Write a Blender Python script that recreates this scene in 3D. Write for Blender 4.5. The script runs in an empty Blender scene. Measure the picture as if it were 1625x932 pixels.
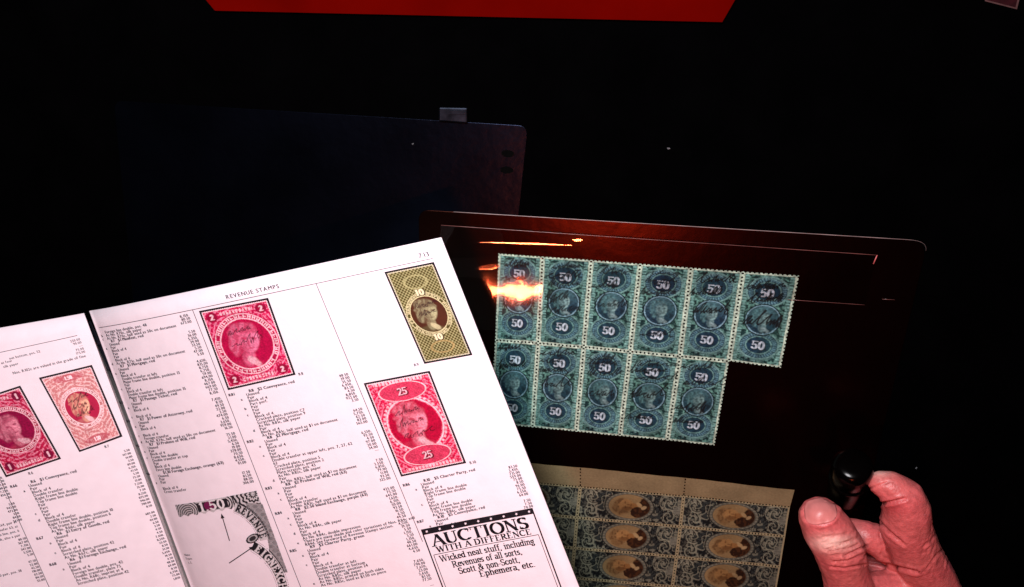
import bpy, bmesh, math, random
import numpy as np
from mathutils import Vector, Matrix
random.seed(7); RNG = np.random.default_rng(7)

# ------------------------------------------------------------------ camera (desk plane is z = 0, millimetres inside, metres in Blender)
F_PX, W_PX, H_PX = 1200.0, 1625.0, 932.0
def _rod(r):
    r = np.array(r, float); t = np.linalg.norm(r); k = r/t
    K = np.array([[0, -k[2], k[1]], [k[2], 0, -k[0]], [-k[1], k[0], 0]])
    return np.eye(3)+math.sin(t)*K+(1-math.cos(t))*K@K
RC = _rod((.375, .12, .067)); TC = np.array([-9.986, -21.526, 383.996])
FLIP = np.array([1, -1, -1.])
CAM = (-RC.T@TC)*FLIP
MM = .001
cam_d = bpy.data.cameras.new('camera'); cam = bpy.data.objects.new('camera', cam_d)
bpy.context.scene.collection.objects.link(cam); bpy.context.scene.camera = cam
ax = [(RC.T@v)*FLIP for v in np.eye(3)]                 # camera right, down, forward in the world
cam.matrix_world = Matrix(((ax[0][0], -ax[1][0], -ax[2][0], CAM[0]*MM), (ax[0][1], -ax[1][1], -ax[2][1], CAM[1]*MM),
                           (ax[0][2], -ax[1][2], -ax[2][2], CAM[2]*MM), (0, 0, 0, 1)))
cam_d.sensor_width = 36; cam_d.lens = 36*F_PX/W_PX; cam_d.clip_start = .01; cam_d.clip_end = 50
sc = bpy.context.scene
# ------------------------------------------------------------------ world, lamps, exposure
world = bpy.data.worlds.new('World'); sc.world = world; world.use_nodes = True
world.node_tree.nodes['Background'].inputs[0].default_value = (.9, .95, 1, 1)
world.node_tree.nodes['Background'].inputs[1].default_value = 0.0008
sc.view_settings.view_transform = 'Standard'; sc.view_settings.look = 'None'
sc.view_settings.exposure = 0; sc.view_settings.gamma = 1; sc.view_settings.use_curve_mapping = False
sc.cycles.use_denoising = True; sc.cycles.max_bounces = 6
def lamp(name, pos, target, power, color, sx, sy=None, axis=None):
    l = bpy.data.lights.new(name, 'AREA'); l.energy = power; l.color = color
    l.shape = 'ELLIPSE' if sy else 'DISK'; l.size = sx*MM
    if sy: l.size_y = sy*MM
    o = bpy.data.objects.new(name, l); sc.collection.objects.link(o)
    p, t = Vector(pos)*MM, Vector(target)*MM
    z = (p-t).normalized(); x = Vector(axis or (1, 0, 0)); x = (x-z*x.dot(z)).normalized(); y = z.cross(x)
    o.matrix_world = Matrix(((x[0], y[0], z[0], p[0]), (x[1], y[1], z[1], p[1]), (x[2], y[2], z[2], p[2]), (0, 0, 0, 1)))
    return o
WARM = (62, -92, 560)
lamp('desk_lamp', (-15, 245, 400), (-40, -60, 20), 3.9, (1, .95, .98), 130)
lamp('warm_lamp', WARM, (0, -20, 0), .95, (1, .125, .042), 84, 11, (1, .28, 0))

# ------------------------------------------------------------------ helpers
def rays(px):
    px = np.atleast_2d(np.asarray(px, float))
    d = np.stack([(px[:, 0]-W_PX/2)/F_PX, (px[:, 1]-H_PX/2)/F_PX, np.ones(len(px))], 1)@RC
    return d*FLIP
def on_plane(px, n, q):
    d = rays(px); return CAM+d*(((q-CAM)@n)/(d@n))[:, None]
ZN = np.array([0, 0, 1.])
def at(x, y, z=0.):
    return on_plane([(x, y)], ZN, np.array([0, 0, z]))[0]
def ats(pts, z=0.): return on_plane(pts, ZN, np.array([0, 0, z]))
def link(o, parent=None):
    sc.collection.objects.link(o)
    if parent is not None: o.parent = parent
    return o
def mesh_obj(name, verts, faces, mat, parent=None, smooth=False, col=None):
    me = bpy.data.meshes.new(name)
    me.from_pydata((np.asarray(verts, float)*MM).tolist(), [], [tuple(int(i) for i in f) for f in faces])
    if mat: me.materials.append(mat)
    if col is not None:
        a = me.color_attributes.new('col', 'FLOAT_COLOR', 'POINT')
        c = np.ones((len(verts), 4), np.float32); c[:, :3] = col; a.data.foreach_set('color', c.ravel())
    if smooth: me.polygons.foreach_set('use_smooth', [True]*len(me.polygons))
    me.update()
    return link(bpy.data.objects.new(name, me), parent)
def tag(o, label, cat=None, group=None, kind=None):
    if label: o['label'] = label
    if cat: o['category'] = cat
    if group: o['group'] = group
    if kind: o['kind'] = kind
    return o
def empty(name, loc, label, cat, group=None):
    o = bpy.data.objects.new(name, None); o.empty_display_size = .01; link(o)
    tag(o, label, cat, group); return o        # left at the desk origin: parts carry world coordinates
def mat(name, color, rough=.6, spec=.5, noise=0, nscale=300, bump=0, bscale=400, coat=0, coat_rough=.1, sss=0, attr=False, metal=0):
    m = bpy.data.materials.new(name); m.use_nodes = True
    nt = m.node_tree; b = nt.nodes['Principled BSDF']
    b.inputs['Roughness'].default_value = rough; b.inputs['Specular IOR Level'].default_value = spec
    b.inputs['Coat Weight'].default_value = coat; b.inputs['Coat Roughness'].default_value = coat_rough
    b.inputs['Metallic'].default_value = metal
    b.inputs['Base Color'].default_value = (*color, 1)
    src = None
    tc = nt.nodes.new('ShaderNodeTexCoord')
    if attr:
        a = nt.nodes.new('ShaderNodeAttribute'); a.attribute_name = 'col'; src = a.outputs['Color']
    if noise:
        n = nt.nodes.new('ShaderNodeTexNoise'); n.inputs['Scale'].default_value = nscale; n.inputs['Detail'].default_value = 5
        nt.links.new(tc.outputs['Object'], n.inputs['Vector'])
        r = nt.nodes.new('ShaderNodeMapRange'); r.inputs['From Min'].default_value = .25; r.inputs['From Max'].default_value = .75
        r.inputs['To Min'].default_value = 1-noise; r.inputs['To Max'].default_value = 1+noise*.6
        nt.links.new(n.outputs['Fac'], r.inputs['Value'])
        mx = nt.nodes.new('ShaderNodeMix'); mx.data_type = 'RGBA'; mx.blend_type = 'MULTIPLY'; mx.inputs['Factor'].default_value = 1
        if src: nt.links.new(src, mx.inputs['A'])
        else: mx.inputs['A'].default_value = (*color, 1)
        nt.links.new(r.outputs['Result'], mx.inputs['B']); src = mx.outputs['Result']
    if src: nt.links.new(src, b.inputs['Base Color'])
    if bump:
        n = nt.nodes.new('ShaderNodeTexNoise'); n.inputs['Scale'].default_value = bscale; n.inputs['Detail'].default_value = 4
        nt.links.new(tc.outputs['Object'], n.inputs['Vector'])
        u = nt.nodes.new('ShaderNodeBump'); u.inputs['Strength'].default_value = bump; u.inputs['Distance'].default_value = .001
        nt.links.new(n.outputs['Fac'], u.inputs['Height']); nt.links.new(u.outputs['Normal'], b.inputs['Normal'])
    if sss:
        b.inputs['Subsurface Weight'].default_value = sss; b.inputs['Subsurface Radius'].default_value = (1, .3, .2)
        b.inputs['Subsurface Scale'].default_value = .003
    return m
def film_mat(name, rough=.04, tint=.97, bump=.25, bscale=60):
    m = bpy.data.materials.new(name); m.use_nodes = True; nt = m.node_tree
    for n in list(nt.nodes):
        if n.type == 'BSDF_PRINCIPLED': nt.nodes.remove(n)
    out = [n for n in nt.nodes if n.type == 'OUTPUT_MATERIAL'][0]
    t = nt.nodes.new('ShaderNodeBsdfTransparent'); t.inputs[0].default_value = (tint, tint, tint, 1)
    g = nt.nodes.new('ShaderNodeBsdfGlossy'); g.inputs['Roughness'].default_value = rough
    fr = nt.nodes.new('ShaderNodeFresnel'); fr.inputs['IOR'].default_value = 1.55
    mx = nt.nodes.new('ShaderNodeMixShader')
    tc = nt.nodes.new('ShaderNodeTexCoord'); n = nt.nodes.new('ShaderNodeTexNoise'); n.inputs['Scale'].default_value = bscale; n.inputs['Detail'].default_value = 3
    nt.links.new(tc.outputs['Object'], n.inputs['Vector'])
    u = nt.nodes.new('ShaderNodeBump'); u.inputs['Strength'].default_value = bump; u.inputs['Distance'].default_value = .001
    nt.links.new(n.outputs['Fac'], u.inputs['Height']); nt.links.new(u.outputs['Normal'], g.inputs['Normal'])
    nt.links.new(fr.outputs[0], mx.inputs[0]); nt.links.new(t.outputs[0], mx.inputs[1]); nt.links.new(g.outputs[0], mx.inputs[2])
    nt.links.new(mx.outputs[0], out.inputs['Surface'])
    return m
M = dict(
    desk=mat('desk_black', (.0005, .0005, .0006), .9, .0, noise=.4, nscale=40, bump=.1),
    card=mat('card_black', (.0008, .0002, .0002), .26, .24, noise=.4, nscale=30, bump=.12, bscale=120),
    film=film_mat('clear_film', .05, .985, .05, 25),
    film_wavy=film_mat('clear_film_wavy', .042, .98, .018, 70),
    cut_edge=mat('cut_plastic_edge', (.26, .19, .185), .35, .6, noise=.6, nscale=90),  # pale cut edge, with the light caught by the bevel painted in
    red_edge=mat('red_tinted_edge', (.55, .12, .12), .35, .5, noise=.5, nscale=200),
    cut_edge_dim=mat('cut_film_edge', (.16, .06, .055), .3, .6, noise=.7, nscale=70),
    paper=mat('book_paper', (.82, .745, .81), .75, .15, noise=.05, nscale=120, bump=.06, bscale=500),
    page_edge=mat('page_edge', (.6, .57, .56), .8, .1, noise=.3, nscale=900),
    cover=mat('cover_board', (.02, .02, .03), .5, .3, noise=.3, nscale=60),
    ink=mat('black_ink', (.012, .01, .014), .6, .15, noise=.5, nscale=700),
    ink_soft=mat('grey_ink', (.026, .02, .034), .6, .15, noise=.6, nscale=900),
    printed=mat('printed_colour', (1, 1, 1), .6, .2, noise=.12, nscale=1200, attr=True),
    stamp=mat('stamp_paper', (1, 1, 1), .7, .15, noise=.15, nscale=900, bump=.15, bscale=900, attr=True),
    red=mat('red_card', (.072, .0006, .0001), .9, .0, noise=.3, nscale=18, bump=.1),
    navy=mat('navy_metal', (.0065, .009, .0185), .27, .3, metal=.95, noise=.5, nscale=25, bump=.15, bscale=200),
    metal=mat('dull_steel', (.018, .022, .032), .38, .5, noise=.7, nscale=200, metal=1),
    hole=mat('hole_dark', (.001, .001, .001), .9, .02, noise=.2),
    black=mat('glossy_black', (.0006, .0004, .0004), .16, .09, noise=.3, nscale=80),
    lint=mat('lint', (.12, .12, .13), .9, .1, noise=.3),
    maroon=mat('maroon_print', (.02, .002, .004), .6, .1, noise=.6, nscale=250),
    edge_pink=mat('pale_pink_edge', (.06, .028, .028), .6, .2, noise=.3),
)
M['card'].node_tree.nodes['Principled BSDF'].inputs['Specular Tint'].default_value = (1, .3, .2, 1)     # reddish brown plastic; tint put into the sheen to deepen the warm glow
def grid_faces(nu, nv, keep=None):
    i = np.arange(nu*nv).reshape(nv, nu)
    q = np.stack([i[:-1, :-1], i[1:, :-1], i[1:, 1:], i[:-1, 1:]], -1).reshape(-1, 4)
    return q if keep is None else q[keep.ravel()]
def prism(name, pts, z0, z1, m, parent=None, inset=0):
    """closed slab from an outline (mm) between two heights"""
    n = len(pts); v = [(p[0], p[1], z0) for p in pts]+[(p[0], p[1], z1) for p in pts]
    f = [tuple(range(n))[::-1], tuple(range(n, 2*n))]+[(i, (i+1) % n, n+(i+1) % n, n+i) for i in range(n)]
    o = mesh_obj(name, v, f, m, parent)
    bm = bmesh.new(); bm.from_mesh(o.data); bmesh.ops.recalc_face_normals(bm, faces=bm.faces); bm.to_mesh(o.data); bm.free()
    return o
def tube(name, pts, r, m, parent=None, seg=8):
    pts = np.asarray(pts, float); v = []; f = []; n = len(pts)
    rr = np.full(n, r) if np.isscalar(r) else np.asarray(r)
    for i in range(n):
        d = pts[min(i+1, n-1)]-pts[max(i-1, 0)]; d /= np.linalg.norm(d)
        a = np.cross(d, ZN if abs(d[2]) < .9 else np.array([1., 0, 0])); a /= np.linalg.norm(a); b = np.cross(d, a)
        for k in range(seg):
            t = 2*math.pi*k/seg; v.append(pts[i]+rr[i]*(a*math.cos(t)+b*math.sin(t)))
    for i in range(n-1):
        for k in range(seg):
            f.append((i*seg+k, i*seg+(k+1) % seg, (i+1)*seg+(k+1) % seg, (i+1)*seg+k))
    f += [tuple(range(seg))[::-1], tuple(range((n-1)*seg, n*seg))]
    return mesh_obj(name, v, f, m, parent, True)
def rounded(corners, rad, n=8):
    c = np.asarray(corners, float); out = []
    for i in range(len(c)):
        p = c[i]; a = c[i-1]-p; b = c[(i+1) % len(c)]-p; a /= np.linalg.norm(a); b /= np.linalg.norm(b)
        r = rad[i] if hasattr(rad, '__len__') else rad
        if r <= 0: out.append(p); continue
        for k in range(n+1):
            t = k/n; out.append((1-t)**2*(p+a*r)+2*t*(1-t)*p+t*t*(p+b*r))
    return out

# ------------------------------------------------------------------ setting: desk
tag(mesh_obj('desk', [(-1500, -1500, 0), (1500, -1500, 0), (1500, 1500, 0), (-1500, 1500, 0)], [(0, 1, 2, 3)], M['desk']), None, kind='structure')

# ------------------------------------------------------------------ red card, navy case, corner piece
rc = empty('red_folder', None, 'flat red card folder with cut corners along the top of the picture', 'folder')
a, b = at(345, 17), at(1145, 35); l0, r0 = at(329, -2), at(1167, -3)
up = np.array([-.05, 1, 0])*210
pts = [a, b, r0, r0+up, l0+up, l0]
prism('cover_sheet', pts, 1.6, 2.4, M['red'], rc)
prism('back_sheet', [p+np.array([.8, 1.5, 0]) for p in pts], .4, 1.5, M['red'], rc)

nv = empty('navy_folder', None, 'dark navy plastic folder with a small metal clasp behind the book', 'folder')
TRc, BRc = at(838, 200, .5), at(822, 352, .5); TLc = at(560, 183, .5)
d = (TLc-TRc)/np.linalg.norm(TLc-TRc); dn = (BRc-TRc)/np.linalg.norm(BRc-TRc)
pts = rounded([TRc, TRc+d*210, TRc+d*210+dn*150, TRc+dn*150], [5, 5, 5, 5])
case = prism('shell', pts, .06, .5, M['navy'], nv)
mod = case.modifiers.new('edge', 'BEVEL'); mod.width = .0002; mod.segments = 2; mod.limit_method = 'ANGLE'
q = [at(696, 170, 2), at(742, 171, 2), at(742, 196, 2), at(696, 193, 2)]
cl = prism('clasp', q, .52, 2.6, M['metal'], nv)
mod = cl.modifiers.new('edge', 'BEVEL'); mod.width = .0008; mod.segments = 2
prism('clasp_tongue', [at(712, 176, 3), at(737, 176, 3), at(737, 182, 3), at(712, 182, 3)], 2.65, 3.1, M['metal'], cl)
for (hx, hy) in ((806, 244), (804, 270)):
    c = at(hx, hy, .5)
    ring = [c+np.array([math.cos(t)*3.2, math.sin(t)*1.7, 0]) for t in np.linspace(0, 2*math.pi, 20)[:-1]]
    prism('rivet_hole', ring, .52, .62, M['hole'], nv)
cp = empty('stamp_corner', None, 'small maroon stamp with pale edge at the top right corner', 'stamp')
p0, p1, p2, p3 = at(1562, 2), at(1613, 15), at(1622, -22), at(1572, -40)
prism('stamp_sheet', [p0, p1, p2, p3], .3, .5, M['edge_pink'], cp)
c4 = (p0+p1+p2+p3)/4
prism('printed_face', [c4+(p-c4)*.88 for p in (p0, p1, p2, p3)], .52, .6, M['maroon'], cp)

# ------------------------------------------------------------------ stock card with clear strips
CARD_Z = .9
card = empty('stock_card', None, 'glossy black stock card with clear strips holding the teal stamp block', 'stock card')
TLk, TRk = at(664, 333, CARD_Z), at(1473, 382.5, CARD_Z)
d = (TRk-TLk); wid = np.linalg.norm(d); d /= wid; dn = np.array([d[1], -d[0], 0])
o = prism('backing', rounded([TLk, TRk, TRk+dn*262, TLk+dn*262], [6, 9, 9, 6]), .53, CARD_Z, M['card'], card)
mod = o.modifiers.new('edge', 'BEVEL'); mod.width = .0003; mod.segments = 2
pp = [TLk+d*s+np.array([0, 0, .05]) for s in np.linspace(18, wid-8.5, 30)]
for k in range(8):
    t = (k+1)/8; pp.append((1-t)**2*(TRk-d*8.5)+2*t*(1-t)*TRk+t*t*(TRk+dn*5)+np.array([0, 0, .05]))
tube('top_edge', pp, [.17]*28+[.12, .09]+[.06]*(len(pp)-30), M['cut_edge'], card, 6)
def card_pt(px, z): return at(px[0], px[1], z)
FZ = 2.0
fl = [at(700, 357.5, FZ), at(1392, 405, FZ), at(1372, 484, FZ), at(690, 437, FZ)]
NU, NV = 60, 14
V = []
for j in range(NV):
    for i in range(NU):
        s, t = i/(NU-1), j/(NV-1)
        p = (fl[0]*(1-s)+fl[1]*s)*(1-t)+(fl[3]*(1-s)+fl[2]*s)*t
        p = p+np.array([0, 0, .25*math.sin(s*23+t*2)*math.sin(math.pi*t)+.15*math.sin(s*51)])
        V.append(p)
strip = mesh_obj('clear_strip', V, grid_faces(NU, NV), M['film'], card, True)
tube('strip_edge', [fl[0]*(1-s)+fl[1]*s+np.array([0, 0, .1]) for s in np.linspace(0, 1, 20)], .13, M['cut_edge_dim'], strip, 6)
tube('strip_edge', [fl[3]*(1-s)+fl[2]*s+np.array([0, 0, .1]) for s in np.linspace(.83, 1, 6)], .11, M['cut_edge_dim'], strip, 6)
tube('strip_edge', [fl[1], at(1386, 419, FZ)], .28, M['red_edge'], strip, 6)
tube('strip_edge', [at(1400, 475, 1.2), at(1420, 476, 1.2)], .1, M['cut_edge_dim'], strip, 6)
# lifted clear mount at the left: its tilt throws the warm lamp towards the camera
def lifted(px, z0, tx, ty, ref):
    p = at(px[0], px[1], z0); r = at(ref[0], ref[1], z0)
    return p+np.array([0, 0, -(p[0]-r[0])*math.tan(tx)-(p[1]-r[1])*math.tan(ty)])
P0 = at(788, 461, 4)
lv = np.array(WARM)-P0; lv /= np.linalg.norm(lv); vv = CAM-P0; vv /= np.linalg.norm(vv); hv = lv+vv; hv /= hv[2]
NU, NV = 50, 40; V = []
qa = [(690, 404), (863, 412), (858, 520), (672, 512)]
for j in range(NV):
    for i in range(NU):
        s, t = i/(NU-1), j/(NV-1)
        px = [(qa[0][k]*(1-s)+qa[1][k]*s)*(1-t)+(qa[3][k]*(1-s)+qa[2][k]*s)*t for k in (0, 1)]
        p = at(px[0], px[1], 2.3); r = at(862, 458, 2.3)
        u, w = p[0]-P0[0], p[1]-P0[1]-.22*(p[0]-P0[0])
        z = -(p[0]-r[0])*hv[0]-(p[1]-r[1])*hv[1]*1.0
        z += .00099*u*u+.0001*w*w+.00003*u*w+.012*math.sin(u*.30+1)*math.cos(w*.3)+.006*math.sin(u*.9+w*.5)
        V.append(p+np.array([0, 0, max(z, -1.2)]))
mount = mesh_obj('clear_mount', V, grid_faces(NU, NV), M['film_wavy'], card, True)
def facet(name, px0, px1, width, z0, miss=0., bend=.0016, nu=26, seed=1, m='film_wavy'):
    """small raised crease in the clear film, turned so that the warm lamp glints in it"""
    a, b = at(*px0, z0), at(*px1, z0); c = (a+b)/2; r = np.random.default_rng(seed)
    lv = np.array(WARM)-c; lv /= np.linalg.norm(lv); vv = CAM-c; vv /= np.linalg.norm(vv); h = lv+vv; h /= h[2]
    e = (b-a)/np.linalg.norm(b-a); w = np.cross(ZN, e); L = np.linalg.norm(b-a); V = []
    jit = np.convolve(r.normal(size=nu+8), np.ones(5)/5, 'same')[4:-4]
    for j in range(5):
        for i in range(nu):
            s_ = i/(nu-1); wd = width*(math.sin(math.pi*min(max(s_, .02), .98))**.5*(.6+.5*s_)+.25*jit[i]*(width < 1.5)); q = c+e*(s_-.5)*L+w*(j/4-.5)*wd
            u = (s_-.5)*L; q = q+np.array([0, 0, -(q[0]-c[0])*(h[0]+miss)-(q[1]-c[1])*(h[1]+miss)+bend/2*u*u]); V.append(q)
    low = min(v[2] for v in V); V = [v+np.array([0, 0, max(0, 1.3-low)]) for v in V]
    return mesh_obj(name, V, grid_faces(nu, 5), M[m], card, True)
facet('film_crease', (762, 382.5), (908, 391), .9, 5, 0, .0017, seed=1)  # added facets, shaped to give the lamp's streaks and spots of glint
facet('film_crease', (908, 381), (924, 381.5), 1.5, 3, 0, .002, 12, seed=2)
facet('film_crease', (752, 426), (793, 423), 3.2, 4, .012, .0012, 16, seed=3)
facet('film_crease', (868, 489), (908, 493), .35, 3, .03, .0016, 16, seed=4)
facet('film_crease', (1030, 477), (1072, 481), .3, 3, .03, .0016, 16, seed=5)

# ------------------------------------------------------------------ drawing toolkit for printed pictures (colours computed per vertex)
def lin(r, g, b):
    c = np.array([r, g, b], float)/255
    return np.where(c <= .04045, c/12.92, ((c+.055)/1.055)**2.4)
def vnoise(X, Y, sx, sy=None, seed=0):
    sy = sy or sx; r = np.random.default_rng(seed); g = r.random((64, 64))
    x, y = X/sx, Y/sy; i, j = np.floor(x).astype(int), np.floor(y).astype(int); fx, fy = x-i, y-j
    fx = fx*fx*(3-2*fx); fy = fy*fy*(3-2*fy)
    G = lambda a, b: g[b % 64, a % 64]
    return (G(i, j)*(1-fx)+G(i+1, j)*fx)*(1-fy)+(G(i, j+1)*(1-fx)+G(i+1, j+1)*fx)*fy
def sstep(a, b, x):
    t = np.clip((x-a)/(b-a), 0, 1); return t*t*(3-2*t)
def ell(X, Y, cx, cy, rx, ry, rot=0):
    c, s = math.cos(rot), math.sin(rot); x, y = X-cx, Y-cy
    return np.hypot((x*c+y*s)/rx, (-x*s+y*c)/ry)
def put(C, m, col):
    m = np.clip(m, 0, 1)[..., None]; C[...] = C*(1-m)+np.asarray(col)*m
def arc(cx, cy, rx, ry, a0, a1, n=9):
    return [(cx+rx*math.cos(math.radians(a0+(a1-a0)*k/n)), cy+ry*math.sin(math.radians(a0+(a1-a0)*k/n))) for k in range(n+1)]
# a small book-face alphabet: strokes (points, weight), serif spots; baseline y = 0, capital height 1
def _L():
    G = {}
    def g(ch, w, strokes, serifs=()): G[ch] = (w, [(s[0], s[1]) if isinstance(s, tuple) else (s, 1) for s in strokes], serifs)
    g('A', .8, [([(.06, 0), (.40, 1)], .4), [(.40, 1), (.74, 0)], ([(.18, .34), (.62, .34)], .5)], [(.06, 0), (.74, 0)])
    g('U', .8, [[(.14, 1), (.14, .35)]+arc(.4, .32, .26, .3, 180, 270), (arc(.4, .32, .26, .3, 270, 360)+[(.66, 1)], .45)], [(.14, 1), (.66, 1)])
    g('C', .78, [arc(.42, .5, .36, .5, 50, 310, 18), ([(.68, .98), (.68, .72)], .3)])
    g('T', .74, [[(.37, 0), (.37, 1)], ([(.02, 1), (.72, 1)], 1), ([(.03, 1), (.03, .8)], .3), ([(.71, 1), (.71, .8)], .3)], [(.37, 0)])
    g('I', .4, [[(.2, 0), (.2, 1)]], [(.2, 0), (.2, 1)])
    g('O', .86, [arc(.43, .5, .37, .5, 0, 360, 24)])
    g('N', .84, [([(.14, 0), (.14, 1)], .45), [(.14, 1), (.7, 0)], ([(.7, 0), (.7, 1)], .45)], [(.14, 0), (.12, 1), (.7, 1)])
    g('S', .6, [arc(.3, .75, .22, .25, 30, 270, 10)+arc(.3, .25, .23, .25, 90, -150, 10), ([(.52, .97), (.52, .76)], .3), ([(.07, .26), (.07, .03)], .3)])
    g('W', 1.1, [[(.08, 1), (.32, 0)], ([(.32, 0), (.55, .95)], .4), [(.55, .95), (.78, 0)], ([(.78, 0), (1.02, 1)], .4)], [(.08, 1), (.55, 1), (1.02, 1)])
    g('H', .86, [[(.16, 0), (.16, 1)], [(.7, 0), (.7, 1)], ([(.16, .52), (.7, .52)], .5)], [(.16, 0), (.16, 1), (.7, 0), (.7, 1)])
    g('D', .84, [[(.16, 0), (.16, 1)], [(.16, 1), (.36, 1)]+arc(.36, .5, .38, .5, 90, -90, 14)+[(.16, 0)]], [(.13, 0), (.13, 1)])
    g('F', .66, [[(.16, 0), (.16, 1)], ([(.16, 1), (.58, 1), (.58, .8)], .4), ([(.16, .52), (.45, .52)], .5)], [(.16, 0), (.13, 1)])
    g('E', .7, [[(.16, 0), (.16, 1)], ([(.16, 1), (.58, 1), (.58, .8)], .4), ([(.16, .52), (.45, .52)], .5), ([(.16, 0), (.6, 0), (.62, .22)], .4)], [(.12, 0), (.12, 1)])
    g('R', .78, [[(.16, 0), (.16, 1)], [(.16, 1), (.36, 1)]+arc(.36, .76, .24, .24, 90, -90)+[(.16, .52)], [(.36, .52), (.68, 0)]], [(.16, 0), (.13, 1), (.7, 0)])
    g('V', .8, [[(.06, 1), (.40, 0)], ([(.40, 0), (.74, 1)], .4)], [(.06, 1), (.74, 1)])
    g('G', .8, [arc(.42, .5, .36, .5, 50, 330, 18), [(.7, .42), (.7, .08)]], [(.66, .42)])
    g('X', .8, [[(.1, 1), (.7, 0)], ([(.7, 1), (.1, 0)], .4)], [(.1, 1), (.7, 1), (.1, 0), (.7, 0)])
    g('a', .5, [arc(.25, .5, .15, .17, 150, 0, 6)+[(.4, .12), (.48, .02)], arc(.22, .18, .16, .17, 70, 360, 10)])
    g('c', .46, [arc(.25, .33, .19, .33, 40, 320, 14)])
    g('d', .56, [arc(.25, .33, .19, .33, 20, 340, 14), [(.44, 1), (.44, 0)]], [(.38, 1), (.48, 0)])
    g('e', .5, [arc(.26, .33, .19, .33, 0, 320, 14), ([(.07, .36), (.45, .36)], .5)])
    g('f', .36, [[(.16, 0), (.16, .8)]+arc(.3, .82, .14, .18, 180, 60, 6), ([(.02, .64), (.32, .64)], .5)], [(.16, 0)])
    g('g', .5, [arc(.24, .42, .16, .23, 0, 360, 14), arc(.25, -.13, .19, .16, 0, 360, 12), ([(.34, .62), (.5, .68)], .6)])
    g('h', .58, [[(.12, 0), (.12, 1)], arc(.29, .42, .17, .24, 180, 0, 8)+[(.46, 0)]], [(.08, 1), (.12, 0), (.46, 0)])
    g('i', .28, [[(.14, 0), (.14, .65)], [(.14, .9), (.14, .92)]], [(.14, 0), (.1, .65)])
    g('k', .56, [[(.12, 0), (.12, 1)], ([(.12, .28), (.42, .64)], .5), [(.24, .4), (.48, 0)]], [(.08, 1), (.12, 0), (.48, 0)])
    g('l', .28, [[(.14, 0), (.14, 1)]], [(.14, 0), (.1, 1)])
    g('m', .86, [[(.12, 0), (.12, .65)], arc(.27, .42, .15, .24, 180, 0, 7)+[(.42, 0)], arc(.57, .42, .15, .24, 180, 0, 7)+[(.72, 0)]], [(.08, .65), (.12, 0), (.42, 0), (.72, 0)])
    g('n', .58, [[(.12, 0), (.12, .65)], arc(.29, .42, .17, .24, 180, 0, 8)+[(.46, 0)]], [(.08, .65), (.12, 0), (.46, 0)])
    g('o', .52, [arc(.26, .33, .19, .33, 0, 360, 16)])
    g('p', .56, [[(.12, -.3), (.12, .65)], arc(.3, .33, .19, .33, 160, -160, 14)], [(.12, -.3), (.08, .65)])
    g('r', .4, [[(.12, 0), (.12, .65)], arc(.27, .45, .15, .2, 180, 60, 5)], [(.12, 0), (.08, .65)])
    g('s', .42, [arc(.2, .49, .13, .16, 30, 270, 8)+arc(.2, .16, .14, .16, 90, -150, 8)])
    g('t', .36, [[(.15, .85), (.15, .12)]+arc(.25, .12, .1, .12, 180, 300, 5), ([(.02, .64), (.32, .64)], .5)])
    g('u', .58, [[(.12, .65), (.12, .2)]+arc(.28, .2, .16, .2, 180, 320, 7), [(.46, .65), (.46, 0)]], [(.08, .65), (.42, .65), (.5, 0)])
    g('v', .52, [[(.05, .65), (.26, 0)], ([(.26, 0), (.47, .65)], .4)], [(.05, .65), (.47, .65)])
    g('&', .8, [arc(.36, .78, .15, .2, -60, 230, 10)+[(.7, .02)], arc(.33, .25, .25, .26, 120, 330, 10)+[(.66, .5)]])
    g('.', .26, [[(.12, .03), (.13, .03)]]); g(',', .26, [[(.12, .03), (.08, -.14)]]); g('-', .36, [[(.05, .32), (.3, .32)]])
    g(' ', .3, [])
    g('0', .62, [arc(.31, .5, .23, .5, 0, 360, 20)])
    g('1', .42, [[(.22, 0), (.22, 1)], ([(.22, 1), (.06, .82)], .5)], [(.22, 0)])
    g('2', .62, [arc(.31, .74, .22, .26, 160, -30, 9)+[(.08, .02)], ([(.06, .0), (.56, .0)], 1.2)])
    g('5', .62, [([(.16, .98), (.54, .98)], 1.2), ([(.14, .98), (.12, .52)], .5), arc(.29, .32, .24, .3, 130, -150, 12)])
    g('6', .62, [arc(.31, .3, .23, .3, 0, 360, 16), arc(.5, .5, .42, .5, 100, 200, 6)])
    g('3', .6, [arc(.3, .75, .2, .25, 150, -90, 9), arc(.3, .25, .22, .26, 90, -150, 9)])
    return G
GL = _L()
def text_width(s, size, track=0): return sum(GL[c][0]+track for c in s)*size
def text_strokes(s, size, x0, y0, track=0, dirx=(1, 0), diry=(0, -1)):
    """polylines (in drawing units, y down) with weights"""
    out = []; x = 0
    for ch in s:
        w, st, sf = GL[ch]
        for pts, wt in st: out.append(([(x0+dirx[0]*(x+p[0])*size+diry[0]*p[1]*size, y0+dirx[1]*(x+p[0])*size+diry[1]*p[1]*size) for p in pts], wt))
        for p in sf:
            out.append(([(x0+dirx[0]*(x+q)*size+diry[0]*p[1]*size, y0+dirx[1]*(x+q)*size+diry[1]*p[1]*size) for q in (p[0]-.12, p[0]+.12)], .3))
        x += w+track
    return out
def draw_line(mask, X, Y, pts, wx, wy):
    for (a, b) in zip(pts[:-1], pts[1:]):
        dx, dy = b[0]-a[0], b[1]-a[1]; L = dx*dx/wx/wx+dy*dy/wy/wy+1e-12
        t = np.clip(((X-a[0])*dx/wx/wx+(Y-a[1])*dy/wy/wy)/L, 0, 1)
        r = np.hypot((X-a[0]-t*dx)/wx, (Y-a[1]-t*dy)/wy)
        np.maximum(mask, 1-sstep(.75, 1.25, r), out=mask)
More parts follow.
